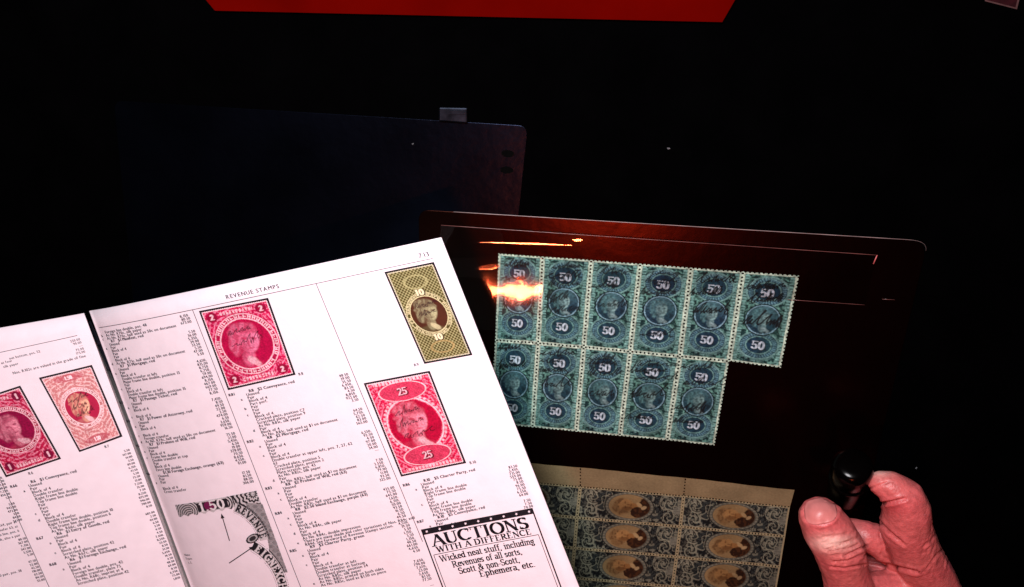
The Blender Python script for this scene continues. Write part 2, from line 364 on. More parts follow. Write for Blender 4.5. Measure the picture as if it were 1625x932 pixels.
def draw_text(X, Y, s, size, cx, cy, nib=.11, track=.04, spread=1.0):
    m = np.zeros_like(X); w = text_width(s, size, track)*spread
    for pts, wt in text_strokes(s, size, 0, 0, track):
        P = [(cx-w/2+p[0]*spread, cy+size/2+p[1]) for p in pts]
        draw_line(m, X, Y, P, max(nib*wt, .035)*size, max(.05, nib*.5)*size)
    return m
def ring_letters(X, Y, cx, cy, rx, ry, h, seed, n=26, a0=0, a1=360):
    """a band of engraved lettering round an oval, too small to read"""
    r = ell(X, Y, cx, cy, rx, ry); a = (np.degrees(np.arctan2((Y-cy)/ry, (X-cx)/rx))-a0) % 360
    k = a/((a1-a0)/n); i = np.floor(k).astype(int); f = k-i
    g = np.random.default_rng(seed).random((200, 3)); i = np.clip(i, 0, 199)
    band = (np.abs(r-1) < h) & (a < (a1-a0)); mid = (r-1)/h
    bars = (f > .12) & (f < .38) | ((f > .6) & (f < .86) & (g[i, 0] > .35)) | ((np.abs(mid-(g[i, 1]*1.4-.7)) < .28) & (f > .12) & (f < .86))
    return (band & bars & (g[i, 2] > .1)).astype(float)*.9, band.astype(float)
def bust(X, Y, cx, cy, r, lean=0., seed=0):
    """head and shoulders seen a little from the side: (light mask, dark mask)"""
    c, s = math.cos(lean), math.sin(lean); x = ((X-cx)*c+(Y-cy)*s)/r; y = (-(X-cx)*s+(Y-cy)*c)/r
    nz = vnoise(x*8+20, y*8+20, 1, 1, seed+70)
    head = 1-sstep(.85, 1.1, ell(x, y, .06, -.16, .31, .43, .12))
    hair = np.maximum(1-sstep(.85, 1.15, ell(x, y, -.1, -.34, .46, .38)+.25*(nz-.5)), 1-sstep(.8, 1.15, ell(x, y, -.36, -.02, .2, .36)+.3*(nz-.5)))
    neck = 1-sstep(.8, 1.2, ell(x, y, -.02, .36, .2, .3))
    sh = 1-sstep(.9, 1.08, ell(x, y, -.05, 1.0, .86, .56))
    brow = sstep(-.42, -.3, y)
    face = np.maximum(head*(.35+.65*brow), neck*.6)*(.5+.5*sstep(-.3, .3, x+.25*y))*(.7+.5*vnoise(x*22+40, y*22+40, 1, 1, seed+71))
    eyes = np.maximum(1-sstep(.3, 1.4, ell(x, y, .2, -.2, .1, .045, .1)), 1-sstep(.3, 1.4, ell(x, y, -.07, -.2, .1, .045, .1)))*.75
    nose = (1-sstep(.3, 1.3, ell(x, y, .03, -.06, .05, .16, -.1)))*.55; mouth = (1-sstep(.3, 1.3, ell(x, y, .08, .1, .12, .03)))*.7
    nose = np.maximum(nose, (1-sstep(.6, 1.2, ell(x, y, -.12, .12, .16, .2)))*.35)
    collar = (1-sstep(.7, 1.2, ell(x, y, .14, .52, .24, .11, .6)+.4*(nz-.5)))*.85
    return face, np.clip(np.maximum(eyes, np.maximum(nose, mouth)), 0, 1), hair*(1-head*.8)*(.55+.6*(np.sin(x*26+9*y+5*nz) > 0)), sh, collar
def scribble(rs, x0, y0, w, h, loops):
    """a word in running hand: slanted loops of uneven height and spacing"""
    pts = []; x = x0
    for k in range(int(loops)):
        st = w/loops*rs.uniform(.6, 1.4); hh = h*(rs.uniform(.25, .5) if rs.random() < .65 else rs.uniform(.7, 1.1)); kind = rs.integers(0, 3); dn = rs.uniform(-.1, .25)*h if rs.random() < .4 else 0
        if kind == 0: q = [(0, 0), (.35, -.5), (.75, -1), (.6, -1.05), (.45, -.6), (.5, -.1), (.75, .02), (1, -.1)]
        elif kind == 1: q = [(0, 0), (.3, -.6), (.55, -.9), (.5, -.3), (.6, 0), (.85, -.4), (.95, -.2), (1, 0)]
        else: q = [(0, 0), (.2, -.7), (.5, -.8), (.3, -.2), (.45, .02), (.75, -.5), (.7, -.1), (1, -.05)]
        for a, b in q: pts.append((x+a*st-b*hh*.35, y0+b*hh+(dn if a > .4 and b > -.3 else 0)-.12*(x-x0)))
        x += st
    return pts

# ------------------------------------------------------------------ teal stamp block
TW, TH = 25., 49.5
def paint_teal(nu, nv, seed):
    X, Y = np.meshgrid(np.linspace(0, TW, nu), np.linspace(0, TH, nv)); rs = np.random.default_rng(seed)
    D, B, Lt, PAPER = lin(14, 42, 46), lin(30, 62, 78), lin(150, 200, 176), lin(226, 242, 200)
    C = np.zeros(X.shape+(3,)); C[...] = D
    th = np.arctan2(Y-24.5, X-12.5)
    gu = .5+.5*np.sin(6.28*(ell(X, Y, 12.5, 24.7, 1, 1)/1.55+.35*np.sin(th*14)))
    leaf = sstep(.48, .66, vnoise(X, Y, 1.25, 1.25, 3)); leaf2 = sstep(.5, .7, vnoise(X+9, Y+3, .9, .9, 5))
    put(C, .75*gu*leaf+.6*leaf2, lin(124, 178, 150))
    # side ladders
    side = (np.minimum(X, TW-X) > 1.5) & (np.minimum(X, TW-X) < 3.3)
    put(C, side*(.15+.75*((Y % 1.5) < .75)), Lt)
    for (cx, cy, rx, ry, sd) in ((12.5, 9.6, 9.6, 7.8, 11), (12.5, 38.6, 9.6, 7.6, 12)):
        e = ell(X, Y, cx, cy, rx, ry); a = np.arctan2((Y-cy)/ry, (X-cx)/rx)
        put(C, 1-sstep(1.0, 1.06, e), B)
        put(C, (np.abs(e-.98) < .05)*.75, Lt)
        put(C, ((e > .70) & (e < .9))*(.2+.5*(np.sin(a*38) > 0)), lin(124, 170, 168))
        put(C, (np.abs(e-.63) < .04)*.6, Lt)
        put(C, (1-sstep(.55, .6, e))*.85, lin(24, 54, 74))
    put(C, np.clip(ring_letters(X, Y, 12.5, 12.5, 10.3, 10.2, .1, 21, 22, 190, 350)[0], 0, 1)*(Y < 9)*.85, lin(140, 180, 165))
    put(C, np.clip(ring_letters(X, Y, 12.5, 36.5, 10.3, 10.3, .1, 22, 22, 15, 165)[0], 0, 1)*(Y > 41)*.85, lin(130, 170, 155))
    # portrait
    e = ell(X, Y, 12.5, 24.7, 8.0, 8.0)
    put(C, 1-sstep(1.06, 1.1, e), lin(10, 24, 34)); put(C, (np.abs(e-.97) < .04)*.9, lin(150, 190, 190))
    inside = 1-sstep(.9, .93, e); bg = lin(26, 54, 72)
    put(C, inside, bg)
    f, dk, hr, sh, co = bust(X, Y, 12.5+rs.normal()*.2, 25.4, 9.4, -.12, seed)
    put(C, inside*sh*.85, lin(22, 48, 66)); put(C, inside*(1-sstep(-8, 4, Y-24.7))*.6, lin(96, 138, 132)); put(C, inside*hr*.85, lin(96, 138, 130)); put(C, inside*f, lin(156, 192, 174))
    put(C, inside*dk*.8, lin(26, 50, 60)); put(C, inside*co*.9, lin(170, 196, 182))
    put(C, inside*(.25*(np.sin(Y*6.28/.95) > .2)), lin(30, 62, 76))
    # figures
    for cy in (10.4, 38.7):
        sh_ = draw_text(X, Y, '50', 4.1, 12.8, cy+.35, .17, .06, 1.15); put(C, sh_, lin(8, 20, 30))
        put(C, draw_text(X, Y, '50', 4.1, 12.5, cy, .14, .06, 1.15), lin(235, 245, 238))
    # unevenness of ink and tone
    tone = .74+.5*vnoise(X, Y, 7, 9, seed+40); C *= tone[..., None]
    put(C, .22*vnoise(X, Y, 9, 12, seed+60), lin(60, 118, 84))
    edge = np.minimum(np.minimum(X, TW-X)-1.35+.25*vnoise(X, Y, 2, 2, seed), np.minimum(Y, TH-Y)-.95)
    put(C, 1-sstep(-.1, .3, edge), PAPER*(.8+.4*vnoise(X, Y, 3, 3, seed+1)[..., None]))
    # pen cancels
    m = np.zeros_like(X)
    for (y0, hh, p) in ((rs.uniform(3, 6), 5, 1), (rs.uniform(7, 10), 5, .8), (rs.uniform(12, 15), 5, .8), (rs.uniform(20, 25), 8, .5), (rs.uniform(25, 29), 8, .4), (rs.uniform(36, 41), 4, .25)):
        if rs.random() < p:
            draw_line(m, X, Y, scribble(rs, rs.uniform(.5, 5), y0+2, rs.uniform(13, 20), hh, rs.integers(4, 8)), rs.uniform(.22, .42), rs.uniform(.2, .36))
    C *= (.5+1.0*vnoise(X, Y, .85, .85, 77))[..., None]*np.array([.46, .52, .64])
    put(C, m*rs.uniform(.8, .97), lin(8, 9, 11))
    return C
def perf_keep(nu, nv, w, h, pitch_r=(2.0, .52), sides=(1, 1, 1, 1)):
    x = (np.arange(nu-1)+.5)/(nu-1)*w; y = (np.arange(nv-1)+.5)/(nv-1)*h
    X, Y = np.meshgrid(x, y); p, r = pitch_r; k = np.ones_like(X, bool)
    nx, ny = max(1, round(w/p)), max(1, round(h/p)); px, py = w/nx, h/ny
    dx = np.abs((X % px)-px/2); dy = np.abs((Y % py)-py/2)
    if sides[0]: k &= np.hypot(dx, Y) > r
    if sides[1]: k &= np.hypot(dy, w-X) > r
    if sides[2]: k &= np.hypot(dx, h-Y) > r
    if sides[3]: k &= np.hypot(dy, X) > r
    return k
def stamp_mesh(name, quad, C, keep, m, parent, curl=None):
    nv, nu = C.shape[:2]; s, t = np.meshgrid(np.linspace(0, 1, nu), np.linspace(0, 1, nv)); s, t = s[..., None], t[..., None]
    P = (quad[0]*(1-s)+quad[1]*s)*(1-t)+(quad[3]*(1-s)+quad[2]*s)*t
    if curl is not None: P = curl(P)
    P = P.reshape(-1, 3); fcs = grid_faces(nu, nv, keep)
    used = np.unique(fcs); remap = np.full(len(P), -1); remap[used] = np.arange(len(used))
    return mesh_obj(name, P[used], remap[fcs], m, parent, True, C.reshape(-1, 3)[used])
SZ = 1.25
def wave(P):
    P = P.copy(); P[..., 2] += .22*np.sin(P[..., 0]*.11+.6)*np.sin(P[..., 1]*.07+1)+.1*np.sin(P[..., 0]*.4)*np.sin(P[..., 1]*.3); return P
rowA = [(790.9, 402.1), (861, 407.4), (938.4, 412.8), (1016.1, 418.6), (1096.7, 425.2), (1179, 431), (1268.4, 437.5)]
rowB = [(785.5, 540.3), (854, 544.6), (926.4, 551), (1000, 558.2), (1079, 565.5), (1157, 573.6), (1239, 583.7)]
rowC = [(778, 671.5), (845, 678.4), (914.5, 685), (983.5, 692), (1059, 699), (1134, 707)]
blk = empty('teal_stamp_block', None, 'stepped block of eleven teal fifty cent stamps with pen cancels', 'stamp block')
GA, GB_, GC = ats(rowA, SZ), ats(rowB, SZ), ats(rowC, SZ)
n = 0
for (top, bot, cnt) in ((GA, GB_, 6), (GB_, GC, 5)):
    for i in range(cnt):
        C = paint_teal(92, 180, 100+n); keep = perf_keep(92, 180, TW, TH)
        stamp_mesh('stamp', [top[i], top[i+1], bot[i+1], bot[i]], C, keep, M['stamp'], blk, wave); n += 1

# ------------------------------------------------------------------ sheet of blue-grey stamps lying sideways, with margin
BW, BH = 53., 15.6
def paint_blue(nu, nv, seed):
    X, Y = np.meshgrid(np.linspace(0, BW, nu), np.linspace(0, BH, nv))
    C = np.zeros(X.shape+(3,)); C[...] = lin(52, 60, 62)
    a = vnoise(X, Y, 1.5, 1.5, 8); b = vnoise(X, Y, 1.1, 1.1, 9)
    u = np.minimum(X-1.2, BW-1.2-X)
    c = vnoise(X+31, Y+7, 2.3, 2.3, 10)
    put(C, sstep(.45, .6, a)*.95, lin(128, 132, 120)); put(C, (np.abs(b-.5) < .09)*.95, lin(14, 18, 22)); put(C, (np.abs(c-.5) < .05)*.8, lin(146, 150, 136)); put(C, (np.abs(c-.36) < .05)*.9, lin(12, 16, 20))
    for (cx, cy) in ((6.5, 4.4), (6.5, 11.2), (46.5, 4.4), (46.5, 11.2)):       # scroll leaves at both ends
        r = ell(X, Y, cx, cy, 1, 1); an = np.arctan2(Y-cy, X-cx)
        put(C, ((np.sin(r*2.6+an*2+3*a) > .45) & (r < 4.2))*.6, lin(160, 166, 150)); put(C, ((np.sin(r*2.6+an*2+1.2+3*a) > .8) & (r < 4.2))*.8, lin(14, 18, 22))
    put(C, (ell(X, Y, 50.8, 7.8, 2.4, 2.0) < 1)*.7, lin(128, 132, 124)); put(C, (ell(X, Y, 2.8, 7.8, 1.6, 2.6) < 1)*.7, lin(30, 34, 38))
    e = ell(X, Y, 26.2, 7.7, 12.6, 7.2); an = np.arctan2((Y-7.7)/7.2, (X-26.2)/12.6)
    put(C, 1-sstep(1, 1.04, e), lin(86, 90, 86)); put(C, ((e > .88) & (e < .99))*(.3+.5*(np.sin(an*30) > .2)), lin(138, 140, 126)); put(C, (np.abs(e-1.0) < .03)*.8, lin(26, 30, 32))
    ins = 1-sstep(.82, .86, e); put(C, ins, lin(150, 128, 92))
    # portrait turned on its side: crown of the head to the left
    nz = vnoise(X, Y, .9, .9, seed); nz2 = vnoise(X, Y, 2.2, 2.2, seed+1)
    hx = 1-sstep(.8, 1.15, ell(X, Y, 24.6, 7.0, 3.9, 2.9)+.25*(nz-.5)); hair = 1-sstep(.85, 1.15, ell(X, Y, 22.4, 8.0, 4.6, 4.2)+.3*(nz2-.5))
    coat = np.maximum(1-sstep(.9, 1.05, ell(X, Y, 36.0, 7.6, 5.4, 5.8)+.15*(nz-.5)), 1-sstep(.9, 1.05, ell(X, Y, 31.4, 10.4, 4.6, 2.9)+.2*(nz-.5)))
    put(C, ins*hair*.75, lin(128, 98, 62)); put(C, ins*hair*(nz > .6)*.5, lin(84, 58, 34)); put(C, ins*hx*.9, lin(172, 134, 86)); put(C, ins*(1-sstep(.7, 1.1, ell(X, Y, 28.4, 7.4, 2.6, 1.8)))*.9, lin(150, 108, 64))
    put(C, ins*hx*(1-sstep(.6, 1.2, ell(X, Y, 25.4, 9.0, 3.6, 1.5)))*.7, lin(92, 58, 30))
    put(C, ins*coat, lin(46, 26, 14)); put(C, ins*coat*(nz > .58)*.6, lin(84, 52, 28))
    put(C, ins*(1-sstep(.7, 1.15, ell(X, Y, 31.2, 6.6, 1.9, 1.0, .6)+.3*(nz-.5))), lin(176, 152, 112)); put(C, ins*(1-sstep(.7, 1.15, ell(X, Y, 33.6, 7.8, 1.5, .9, -.5)+.3*(nz-.5))), lin(176, 154, 118))
    for (x, y, rx, ry) in ((23.9, 5.7, .45, .8), (24.2, 7.9, .45, .7), (25.6, 6.7, 1.0, .35), (27.0, 6.9, .35, .9)):
        put(C, ins*(1-sstep(.4, 1.4, ell(X, Y, x, y, rx, ry)))*.6, lin(88, 56, 30))
    C *= (.75+.5*vnoise(X, Y, 8, 8, seed+3))[..., None]
    edge = np.minimum(np.minimum(X, BW-X)-.75, np.minimum(Y, BH-Y)-.55); put(C, 1-sstep(-.1, .25, edge), lin(176, 168, 138))
    return C*np.array([.55, .535, .47])
def paint_margin(nu, nv, w, h, seed):
    X, Y = np.meshgrid(np.linspace(0, w, nu), np.linspace(0, h, nv)); C = np.zeros(X.shape+(3,)); C[...] = lin(152, 134, 98)
    C *= .5*(.82+.3*vnoise(X, Y, 9, 6, seed)+.08*vnoise(X, Y, 1, 1, seed+1))[..., None]; return C
gridS = np.array([[(757, 727), (921, 742.3), (1087.8, 758.7), (1261, 778)],
                  [(756, 757), (921, 772.8), (1085, 787.2), (1253.5, 804.8)],
                  [(751, 806.5), (915.5, 821.6), (1079.6, 835.9), (1246, 851.3)],
                  [(747, 855), (911.8, 869.8), (1073.5, 883.8), (1238, 899.5)],
                  [(743, 902), (907, 917.2), (1067, 931), (1230, 947)],
                  [(739, 949), (902, 964), (1061, 978), (1222, 994)]])
sh = empty('blue_stamp_sheet', None, 'sheet of blue grey stamps with portrait ovals and a plain tan margin', 'stamp sheet')
G3 = [ats(r, 1.3) for r in gridS]
for i in range(3):
    w = 53.; C = paint_margin(160, 30, w, 9.5, i+300)
    stamp_mesh('margin_strip', [G3[0][i], G3[0][i+1], G3[1][i+1], G3[1][i]], C, perf_keep(160, 30, w, 9.5, (1.55, .4), (0, i < 2, 1, 1)), M['stamp'], sh, wave)
    for j in range(1, 5):
        C = paint_blue(210, 64, 400+i*7+j)
        stamp_mesh('stamp', [G3[j][i], G3[j][i+1], G3[j+1][i+1], G3[j+1][i]], C, perf_keep(210, 64, BW, BH, (1.55, .38), (1, i < 2, 1, 1)), M['stamp'], sh, wave)

# ------------------------------------------------------------------ open catalogue
book = empty('open_catalogue', None, 'open stamp catalogue with white pages showing red and green stamps', 'book')
nR = np.array([math.tan(math.radians(-12)), math.tan(math.radians(4)), 1.]); nR /= np.linalg.norm(nR)
QR = np.array([-100., -100, 40])
gR, tR, bR, gB = on_plane([(131, 498), (700, 377), (912, 914), (285, 914)], nR, QR)
axg = (gB-gR)/np.linalg.norm(gB-gR); a_ = math.radians(-30)
nL = nR*math.cos(a_)+np.cross(axg, nR)*math.sin(a_)
SIDE = 1. if (tR-gR)@np.cross(axg, nR) > 0 else -1.
class Page:
    def __init__(s, n, dip, dl): s.n, s.dip, s.dl = n, dip, dl
    def disp(s, P):
        d = np.linalg.norm(np.cross(P-gR, axg), axis=-1)
        side = ((P-gR)@np.cross(axg, s.n))*(1 if s is RIGHT else -1)*SIDE
        d = np.where(side > 0, d, 0.)
        return -s.dip*np.exp(-d/s.dl)+2.2*np.sin(np.clip(d/200, 0, 1)*math.pi)
    def lift(s, px, off=.0):
        P = on_plane(px, s.n, gR); return P+s.n*(s.disp(P)+off)[:, None]
    def surf(s, P, off=0.): return P+s.n*(s.disp(P)+off)[..., None]
RIGHT, LEFT = Page(nR, 6., 22.), Page(nL, 1.2, 6.)
# page outlines in their planes
def page_mesh(name, page, g0, g1, o0, o1, nu=60, nv=30):
    s, t = np.meshgrid(np.linspace(0, 1, nu)**1.6, np.linspace(0, 1, nv)); s, t = s[..., None], t[..., None]
    P = (g0*(1-t)+g1*t)*(1-s)+(o0*(1-t)+o1*t)*s
    S = page.surf(P).reshape(-1, 3)
    o = mesh_obj(name, S, grid_faces(nu, nv), M['paper'], book, True)
    m = o.modifiers.new('sheet', 'SOLIDIFY'); m.thickness = .00018; m.offset = -1 if name == 'right_page' else 1
    return o, S.reshape(nv, nu, 3)
EXT = 1.62
gap = (tR-gR)/np.linalg.norm(tR-gR)
pr, SR = page_mesh('right_page', RIGHT, gR-gap*2.0, gR+(gB-gR)*EXT-gap*2.0, tR, tR+(bR-tR)*EXT)
lt = on_plane([(0, 520)], nL, gR)[0]; ld = (lt-gR)/np.linalg.norm(lt-gR)
pl, SL = page_mesh('left_page', LEFT, gR-ld*.3, gR+(gB-gR)*EXT-ld*.3, gR+ld*215, gR+(gB-gR)*EXT+ld*215)
def block(name, S, page, inset_px):
    """stack of leaves under a page: its edges slope inwards down to the desk"""
    nv, nu = S.shape[:2]; rim = [S[0, i] for i in range(nu)]+[S[j, -1] for j in range(1, nv)]+[S[-1, i] for i in range(nu-2, -1, -1)]+[S[j, 0] for j in range(nv-2, 0, -1)]
    rim = np.array(rim)-page.n*.5; c = rim.mean(0); V = []; K = 7
    for k in range(K):
        t = k/(K-1)
        ring = rim.copy(); ring[:, :2] = c[:2]+(rim[:, :2]-c[:2])*(1-.0-inset_px*t**.8)
        ring[:, :2] += np.array([-.10, -.16])*(rim[:, 2:3])*t*1.2
        ring[:, 2] = rim[:, 2]*(1-t)+3.2*t; V.append(ring)
    n = len(rim); V = np.concatenate(V)
    f = [(k*n+i, k*n+(i+1) % n, (k+1)*n+(i+1) % n, (k+1)*n+i) for k in range(K-1) for i in range(n)]
    f.append(tuple(range((K-1)*n, K*n)))
    return mesh_obj(name, V, f, M['page_edge'], book), V[-n:]
rb, base_r = block('right_leaves', SR, RIGHT, .10)
lb, base_l = block('left_leaves', SL, LEFT, .05)
for base in (base_r, base_l):
    c = base.mean(0); idx = [0, 59, 59+29, 59+29+59]
    prism('cover', [(c+(base[i]-c)*1.0) for i in idx], .4, 3.0, M['cover'], book)

# ---- letters for the small print: the built-in face, each character meshed once
GC_ = {}
def glyph(ch):
    if ch not in GC_:
        cu = bpy.data.curves.new('glyph', 'FONT'); cu.body = ch; cu.resolution_u = 2; cu.size = 1
        o = bpy.data.objects.new('glyph', cu); sc.collection.objects.link(o)
        dg = bpy.context.evaluated_depsgraph_get(); me = o.evaluated_get(dg).to_mesh()
        v = np.array([(p.co.x, p.co.y) for p in me.vertices]).reshape(-1, 2); f = [tuple(p.vertices) for p in me.polygons]
        o.evaluated_get(dg).to_mesh_clear()
        w = (v[:, 0].max()+.07) if len(v) else .3
        bpy.data.objects.remove(o); bpy.data.curves.remove(cu); GC_[ch] = (v, f, w)
    return GC_[ch]
class Print:
    """collects flat ink shapes in picture measure and lays them on a page"""
    def __init__(s): s.v, s.f, s.n = [], [], 0
    def poly(s, pts, faces=None):
        pts = np.asarray(pts, float); s.v.append(pts); s.f += [tuple(i+s.n for i in f) for f in (faces or [tuple(range(len(pts)))])]; s.n += len(pts)
    def line(s, a, b, w, seg=12):
        a, b = np.array(a, float), np.array(b, float); d = (b-a)/np.linalg.norm(b-a); nrm = np.array([-d[1], d[0]])*w/2
        P = []; 
        for k in range(seg+1):
            p = a+(b-a)*k/seg; P += [p-nrm, p+nrm]
        s.poly(P, [(2*k, 2*k+2, 2*k+3, 2*k+1) for k in range(seg)])
    def text(s, txt, x, y, size, U, Vv, align='l', bold=0, cond=.95, track=.02):
        w = sum(glyph(c)[2]+track for c in txt)*size*cond; cx = {'l': 0, 'r': -w, 'c': -w/2}[align]
        for ch in txt:
            v, f, adv = glyph(ch)
            if len(v):
                for off in ([0] if not bold else [-bold/2, bold/2]):
                    lx = cx+v[:, 0]*size*cond+off; ly = v[:, 1]*size
                    s.poly(np.stack([x+lx*U[0]+ly*Vv[0], y+lx*U[1]+ly*Vv[1]], 1), f)
            cx += (adv+track)*size*cond
    def serif(s, txt, x, y, size, U, Vv, nib=.13, track=.03, width=None, thin=.055):
        w = text_width(txt, 1, track); k = (width/(w*size)) if width else 1
        for pts, wt in text_strokes(txt, 1, 0, 0, track, (1, 0), (0, 1)):
            for (a, b) in zip(pts[:-1], pts[1:]):
                hw, hh = max(nib*wt, thin*.8)/2, thin/2
                P = [(p[0]+sx*hw, p[1]+sy*hh) for p in (a, b) for sx in (-1, 1) for sy in (-1, 1)]
                P = hull(P); P = np.array(P)*size; P[:, 0] *= k
                s.poly(np.stack([x+P[:, 0]*U[0]+P[:, 1]*Vv[0], y+P[:, 0]*U[1]+P[:, 1]*Vv[1]], 1))
    def build(s, name, page, m, parent, off=.1):
        px = np.concatenate(s.v); return mesh_obj(name, page.lift(px, off), s.f, m, parent)
def hull(P):
    P = sorted(set(P)); 
    def half(Q):
        h = []
        for p in Q:
            while len(h) > 1 and (h[-1][0]-h[-2][0])*(p[1]-h[-2][1])-(h[-1][1]-h[-2][1])*(p[0]-h[-2][0]) <= 0: h.pop()
            h.append(p)
        return h
    a, b = half(P), half(P[::-1]); return a[:-1]+b[:-1]
def unit(x, y): l = math.hypot(x, y); return (x/l, y/l)
UR, VR = unit(1, -.212), unit(-.395, -1)          # along a line of print, and up the page (right page)
UL, VL = unit(1, -.235), unit(-.45, -1)

def price_list(rs):
    k = rs.integers(0, 5)
    return [f'{rs.integers(10, 99)}.00', f'{rs.integers(100, 990)}.00', f'{rs.integers(1, 9)},{rs.integers(1, 9)}50.', f'{rs.integers(2, 9)}.50', f'{rs.integers(10, 95)}.50'][k]
def column(P, page_uv, x0, y0, slope, pitch, lines, em, right=None, rs=None, bold_w=.85):
    U, Vv = page_uv
    for k, ln in enumerate(lines):
        if not ln: continue
        x, y = x0+k*pitch*slope, y0+k*pitch; body = ln; bold = 0
        if ln[0] == '*':                      # heading of an entry
            bold = bold_w; num, body = ln[1:].split('|')
            P.text(num, x-27*U[0], y-27*U[1], em*.98, U, Vv, 'l', bold)
            x, y = x+6*U[0], y+6*U[1]
        elif ln[0] == '-':                    # letter of a variety in the margin
            P.text(ln[1], x-11*U[0], y-11*U[1], em*.9, U, Vv, 'l', bold_w); body = ln[2:]
        P.text(body, x, y, em*(1.02 if bold else 1), U, Vv, 'l', bold or .45)
def prices(P, page_uv, x0, y0, slope, pitch, pattern, em, seed):
    U, Vv = page_uv; rs = np.random.default_rng(seed)
    for k, ch in enumerate(pattern):
        if ch == ' ': continue
        x, y = x0+k*pitch*slope, y0+k*pitch
        P.text('—' if ch == '-' else price_list(rs), x, y, em, U, Vv, 'r', .45)

UVR, UVL = (UR, VR), (UL, VL)
# rules and headings, right page
P = Print()
P.line((144.6, 525), (687, 410.2), .9, 40)
P.line((310, 490.5), (481, 929), .9, 30); P.line((504.5, 449.5), (672, 858), .9, 30)
P.build('page_rule', RIGHT, M['ink_soft'], pr)
def small(name, page, txt, x, y, size, bold, U=UR, V_=VR, cond=.92, m='ink_soft', par=None):
    p = Print(); p.text(txt, x, y, size, U, V_, 'l', bold, cond, .07); return p.build(name, page, M[m], par)
small('page_heading', RIGHT, 'REVENUE STAMPS', 364, 473, 9.4, .35, cond=.97, m='ink', par=pr)
small('page_number', RIGHT, '713', 665, 410, 11, .35, cond=1.05, m='ink', par=pr)
P = Print()
c1 = ['Foreign line double, pos. 48', '-bAs No. R70c, silk paper', '-cAs No. R70c, half used as 50c on document', '*R71|R7   $1 Manifest, red', 'Unused', '-aPair', 'Block of 4', 'Pair', 'Pair', 'Block of 4',
      '-dAs No. R71c, half used as 50c on document', '*R72|R7   $1 Mortgage, red', 'Unused', '-aPair', 'Block of 4', 'Double transfer at left', 'Major frame line double, position 13', 'Pair', '-cPair', 'Block of 4', 'Double transfer at left',
      'Major frame line double, position 15', '*R73|R7   $1 Passage Ticket, red', 'Unused', '-aPair', 'Block of 4', '', '-cBlock of 4', '*R74|R7   $1 Power of Attorney, red', 'Unused', '-aPair', 'Block of 4', '', '-cBlock of 4', 'Foreign transfer',
      '-dAs No. R74c, half used as 50c on document', '*R75|R7   $1 Probate of Will, red', 'Unused', '-aPair', 'Block of 4', '-cFrame line double', 'Double transfer at top', 'Pair', 'Block of 4', 'Extra line double', '*R76|   $1.30 Foreign Exchange, orange (63)', 'Unused', 'Pair', '-aPair', '', 'Block of 4', 'Cross transfer']
column(P, UVR, 157, 533.5, .376, 5.0, c1, 6.7)
prices(P, UVR, 305, 500, .39, 5.05, 'ppp  pppppppp ppppppppppp pppppppppp pppppppppp  pppp', 6.3, 1)
P.text('Note', 284, 890, 5.2, UR, VR, bold=.3); P.text('Types', 286, 896, 5.2, UR, VR, bold=.2); P.text('1, 2.', 290, 902, 5.2, UR, VR, bold=.2)
P.build('text_column', RIGHT, M['ink_soft'], pr)
P = Print()
c2 = ['*R81|R8   $2 Conveyance, red', 'Unused', '-aPair', 'Block of 4', 'Part perf.', '-bPair', 'Pair', '-cPair', 'Block of 4', 'Cracked plate, position C7', 'Scratched plate, position 9', 'As No. R81c, silk paper', '-dPair', 'Block of 4',
      'As No. R81c, half used as $1 on document', '*R82|R8   $2 Mortgage, red', 'Unused', '-aPair', 'Block of 4', 'Pair', '-cPair', 'Block of 4', 'Double transfer at upper left, pos. 7, 27, 62', '62', 'Cracked plate, position 5', 'Scratched plate, position 2', 'Plate scratch, pos. 43',
      'As No. R82c, silk paper', '-dPair', 'As No. R82c, half used as $1 on document', '*R83|R8   $2 Probate of Will, red (63)', 'Unused', '-aPair', 'Pair', '-cPair', 'Block of 4', 'Double transfer', 'As No. R83c, half used as $1 on document', '*R84|R8   $2.50 Inland Exchange, purple (63)', 'Unused', '-aPair', 'Pair', '-cPair', 'Block of 4', 'As No. R84c, silk paper', '-dPair', 'Block of 4', 'As No. R84c, double impression',
      '-eThere are many shade and color variations of Nos. R84c and', 'R84d. See foreword of Revenue Stamps section.', '*R85|R9   $3 Charter Party, green', 'Unused', '-aPair', 'Block of 4', 'Pair', '-cPair', 'Block of 4', 'Double transfer at left', 'Double transfer at bottom', 'Scratched plate, position 24', 'As No. R85c, silk paper', '-eAs No. R85c, printed on both sides', 'As No. R85c, used as $1.50 on piece', '', '']
column(P, UVR, 394, 621.5, .392, 4.93, c2, 6.7)
prices(P, UVR, 556, 594, .405, 4.98, 'ppppppppp  ppppp  pppppp-  ppppppp  pppppppppp pppppppppp  ppppppp -', 6.3, 2)
small('caption', RIGHT, 'R8', 478, 594, 6.6, .4, par=pr)
P.build('text_column', RIGHT, M['ink_soft'], pr)
P = Print()
c3 = ['*R86|R10   $5 Charter Party, red', 'Unused', '-aPair', 'Block of 4', 'Right frame line double', 'Top frame line double', 'Pair', '-cPair', 'Block of 4', 'Right frame line double', 'Top frame line double', 'As No. R86c, silk paper', '*R87|R10   $5 Conveyance, red', 'Unused', '-aPair', 'Block of 4']
column(P, UVR, 668, 765.5, .38, 4.85, c3, 6.7)
prices(P, UVR, 822, 741, .39, 4.9, 'pppppppppp ppp', 6.3, 3)
small('caption', RIGHT, 'R9', 658, 581.5, 6.6, .4, par=pr); small('caption', RIGHT, 'R10', 746, 737, 6.8, .4, par=pr)
P.build('text_column', RIGHT, M['ink_soft'], pr)
